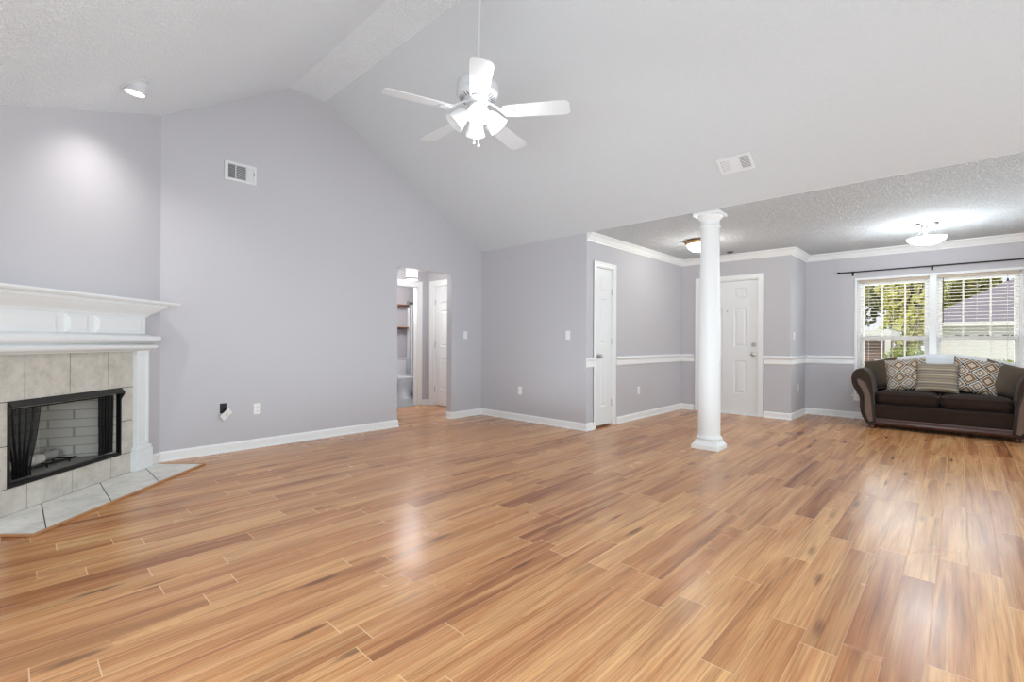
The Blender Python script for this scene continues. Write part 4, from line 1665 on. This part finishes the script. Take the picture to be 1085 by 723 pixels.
def pillow(name, label, mat, w, h, t, loc, rot, piping=None, group='throw pillows along the sofa back'):
    root = thing(name, label, 'pillow', loc, rot, group)
    mb = MB()
    n = 22

    def face(sgn):
        def fn(u, v):
            a, c = 2 * u - 1, 2 * v - 1
            e_ = max(0, (1 - a ** 4) * (1 - c ** 4)) ** .55
            pin = 1 - .07 * (1 - a * a) * abs(c) - 0
            pin2 = 1 - .07 * (1 - c * c) * abs(a) - 0
            wr = .006 * noise.noise(Vector((a * 3, c * 3, sgn * 3 + w * 9)))
            return (-sgn * (t / 2 * e_ + (wr if e_ > .05 else 0)), -a * w / 2 * pin2, c * h / 2 * pin)
        return fn
    mb.grid(n, n, face(1), uv=True)
    mb.grid(n, n, face(-1), uv=True)
    mb.build('cushion', mat, root, smooth=80, weld=True)
    if piping:
        mb = MB()
        pts = []
        for i in range(4 * n):
            k, f = divmod(i, n)
            f = 2 * f / n - 1
            a, c = ((f, -1), (1, f), (-f, 1), (-1, -f))[k]
            pts.append((0, -a * w / 2 * (1 - .07 * (1 - c * c) * abs(a)), c * h / 2 * (1 - .07 * (1 - a * a) * abs(c))))
        mb.tube(pts, .006, 6, loop=True)
        mb.build('piping', piping, root, label='tan piped edge')
    return root


D = math.radians
# local: face looks to -x, width along y, height along z; rot = (roll about x, lean about y, turn about z)
pillow('throw_pillow', 'plain brown pillow with tan piping against the arm on the window side', 'cord', .43, .43, .15, (SX + .50, SY + .62, .71), (D(-13), D(12), D(-28)), 'piping')
pillow('throw_pillow', 'brown and cream diamond pattern pillow next to the plain brown pillow', 'ikat', .46, .46, .13, (SX + .38, SY + .35, .72), (D(-8), D(17), D(-8)))
pillow('throw_pillow', 'brown and cream diamond pattern pillow next to the taupe speckled pillow', 'ikat', .46, .46, .13, (SX + .38, SY - .325, .73), (D(10), D(17), D(4)))
pillow('throw_pillow', 'striped taupe lumbar pillow in the middle of the sofa', 'stripe', .43, .40, .13, (SX + .28, SY + .03, .70), (D(0), D(18), D(-2)))
pillow('throw_pillow', 'taupe speckled pillow half hidden behind a diamond pattern pillow', 'tancheck', .45, .44, .15, (SX + .46, SY - .60, .69), (D(17), D(14), D(26)))

# ------------------------------------------------------------------ outside the window
mb = MB()
mb.box(9.1, 90, -45, 45, -.62, -.5)
structure(mb.build('ground', 'lawn'), 'grass lawn outside the window', 'lawn')
mb = MB()
mb.box(17, 36, -12, 0.6, -.5, -.48)
structure(mb.build('driveway', 'drive'), 'pale concrete driveway outside the window', 'driveway')

hs = thing('neighbor_house', 'cream house with grey hipped roof and garage across the street', 'house', (38, -4, -.5))
mb = MB()
mb.box(0, 9, -9.5, 5.4, 0, 2.75)
mb.build('wall', 'siding', hs)
mb = MB()
zr_ = 2.75
mb.loft([[(-.5, 6.0, zr_ - .05), (-.5, -10, zr_ - .05), (9.5, -10, zr_ - .05), (9.5, 6.0, zr_ - .05)],
         [(-.5, 6.0, zr_ + .12), (-.5, -10, zr_ + .12), (9.5, -10, zr_ + .12), (9.5, 6.0, zr_ + .12)],
         [(4.3, .6, 6.2), (4.3, -6, 6.2), (4.7, -6, 6.2), (4.7, .6, 6.2)]])
mb.build('roof', 'roof', hs)
mb = MB()
mb.box(-.56, -.48, -10, 6.0, zr_ - .12, zr_ + .10)
mb.build('fascia', 'garage', hs)
for yy in (2.9, -.4, -3.7):
    mb = MB()
    mb.box(-.05, .02, yy - 1.45, yy + 1.45, 0, 2.35)
    gd = mb.build('garage_door', 'garage', hs)
    for k in range(3):
        for o in (-.16, .16):
            y_ = yy - .96 + k * .96 + o
            mb = MB()
            mb.box(-.07, -.04, y_ - .13, y_ + .13, 1.86, 2.14)
            mb.build('window_pane', 'pane', gd)

ob = thing('garden_shed', 'mauve brown shed with white fascia and white corner post', 'shed', (26, 2.2, -.5))
mb = MB()
mb.box(0, 4, .15, 1.75, 0, 1.95)
mb.build('wall', 'brownwall', ob)
mb = MB()
mb.box(-.5, 4.2, -.12, 1.9, 1.95, 2.2)
mb.build('roof', 'garage', ob, label='white flat roof edge')
mb = MB()
mb.box(-.45, -.27, -.1, .08, 0, 1.95)
mb.build('post', 'garage', ob)


def foliage(mb_, cx, cy, cz, rx, ry, rz, n, s, rnd):
    for _ in range(n):
        a = rnd.uniform(0, 2 * PI)
        c = rnd.uniform(-1, 1)
        r = rnd.uniform(.45, 1) ** .5
        q_ = math.sqrt(1 - c * c)
        p = Vector((cx + rx * r * q_ * math.cos(a), cy + ry * r * q_ * math.sin(a), cz + rz * r * c))
        u = Vector((rnd.gauss(0, 1), rnd.gauss(0, 1), rnd.gauss(0, 1))).normalized()
        v = u.orthogonal().normalized()
        k = s * rnd.uniform(.6, 1.4)
        mb_.bm.faces.new([mb_.bm.verts.new(p + u * k), mb_.bm.verts.new(p + v * k * .6), mb_.bm.verts.new(p - u * k), mb_.bm.verts.new(p - v * k * .6)])


def tree(label, x, y, h, r, leaf, seed, n=1500, s=.22, low=.25):
    rnd = random.Random(seed)
    t_ = thing('tree', label, 'tree', (x, y, -.5), group='trees outside the window')
    mb = MB()
    mb.tube([(0, 0, 0), (.05, .05, h * .25), (-.05, .1, h * .5), (.05, 0, h * .8)], [r * .10, r * .085, r * .06, r * .02], 10)
    for k in range(5):
        a = rnd.uniform(0, 2 * PI)
        z = h * rnd.uniform(.3, .6)
        mb.tube([(0, 0, z), (r * .35 * math.cos(a), r * .35 * math.sin(a), z + h * .12), (r * .7 * math.cos(a), r * .7 * math.sin(a), z + h * .2)], [r * .04, r * .03, r * .01], 7)
    mb.build('trunk', 'bark', t_, smooth=60)
    mb = MB()
    for k in range(9):
        a = 2 * PI * k / 9 + rnd.uniform(-.3, .3)
        rr = r * rnd.uniform(.3, .62)
        z = h * rnd.uniform(low + .12, .85)
        foliage(mb, rr * math.cos(a), rr * math.sin(a), z, r * .5, r * .5, h * .17, n // 9, s, rnd)
    mb.build('foliage', leaf, t_)
    return t_


tree('yellow green tree filling the left window', 21, 4.1, 6.8, 1.7, 'leaf1', 1, 2400, .16, .36)
tree('olive tree near the middle mullion of the double window', 31.5, 1.7, 7.0, 1.35, 'leaf1', 2, 2400, .17, .05)
tree('dark tree behind the left window', 38, 10.5, 9.5, 3.2, 'leaf3', 3, 2200, .28, .05)
tree('tall pale green tree above the grey roof', 52, 1.2, 11.5, 4.6, 'leaf1', 4, 3600, .36, .25)
tree('tall olive tree above the grey roof on the far side', 53, -7.6, 11, 4.4, 'leaf2', 5, 3600, .36, .25)
tree('bushy dark green tree beside the shed', 34, 5.4, 7.6, 2.0, 'leaf3', 6, 2200, .2, .02)
rnd = random.Random(9)
for k, (x, y, lb) in enumerate(((16.5, .95, 'green shrub low in the left window'), (17.5, -.25, 'low green shrub at the left end of the right window'),
                                (17.8, -1.0, 'low green shrub in the middle of the right window'), (17.6, -1.80, 'low green shrub at the right end of the right window'))):
    s_ = thing('shrub', lb, 'shrub', (x, y, -.5), group='shrubs outside the window')
    mb = MB()
    for o in (-.12, .0, .12):
        mb.tube([(0, o * .3, 0), (o * .4, o, .5), (o, o * 1.6, .9)], [.025, .018, .008], 6)
    mb.build('stem', 'bark', s_)
    mb = MB()
    tall = 1.60 if k == 0 else 1.30
    for o in range(5):
        foliage(mb, rnd.uniform(-.25, .25), -.36 + .18 * o, tall * .62, .26, .26, tall * .33, 240, .055, rnd)
    mb.build('foliage', 'leaf4', s_)
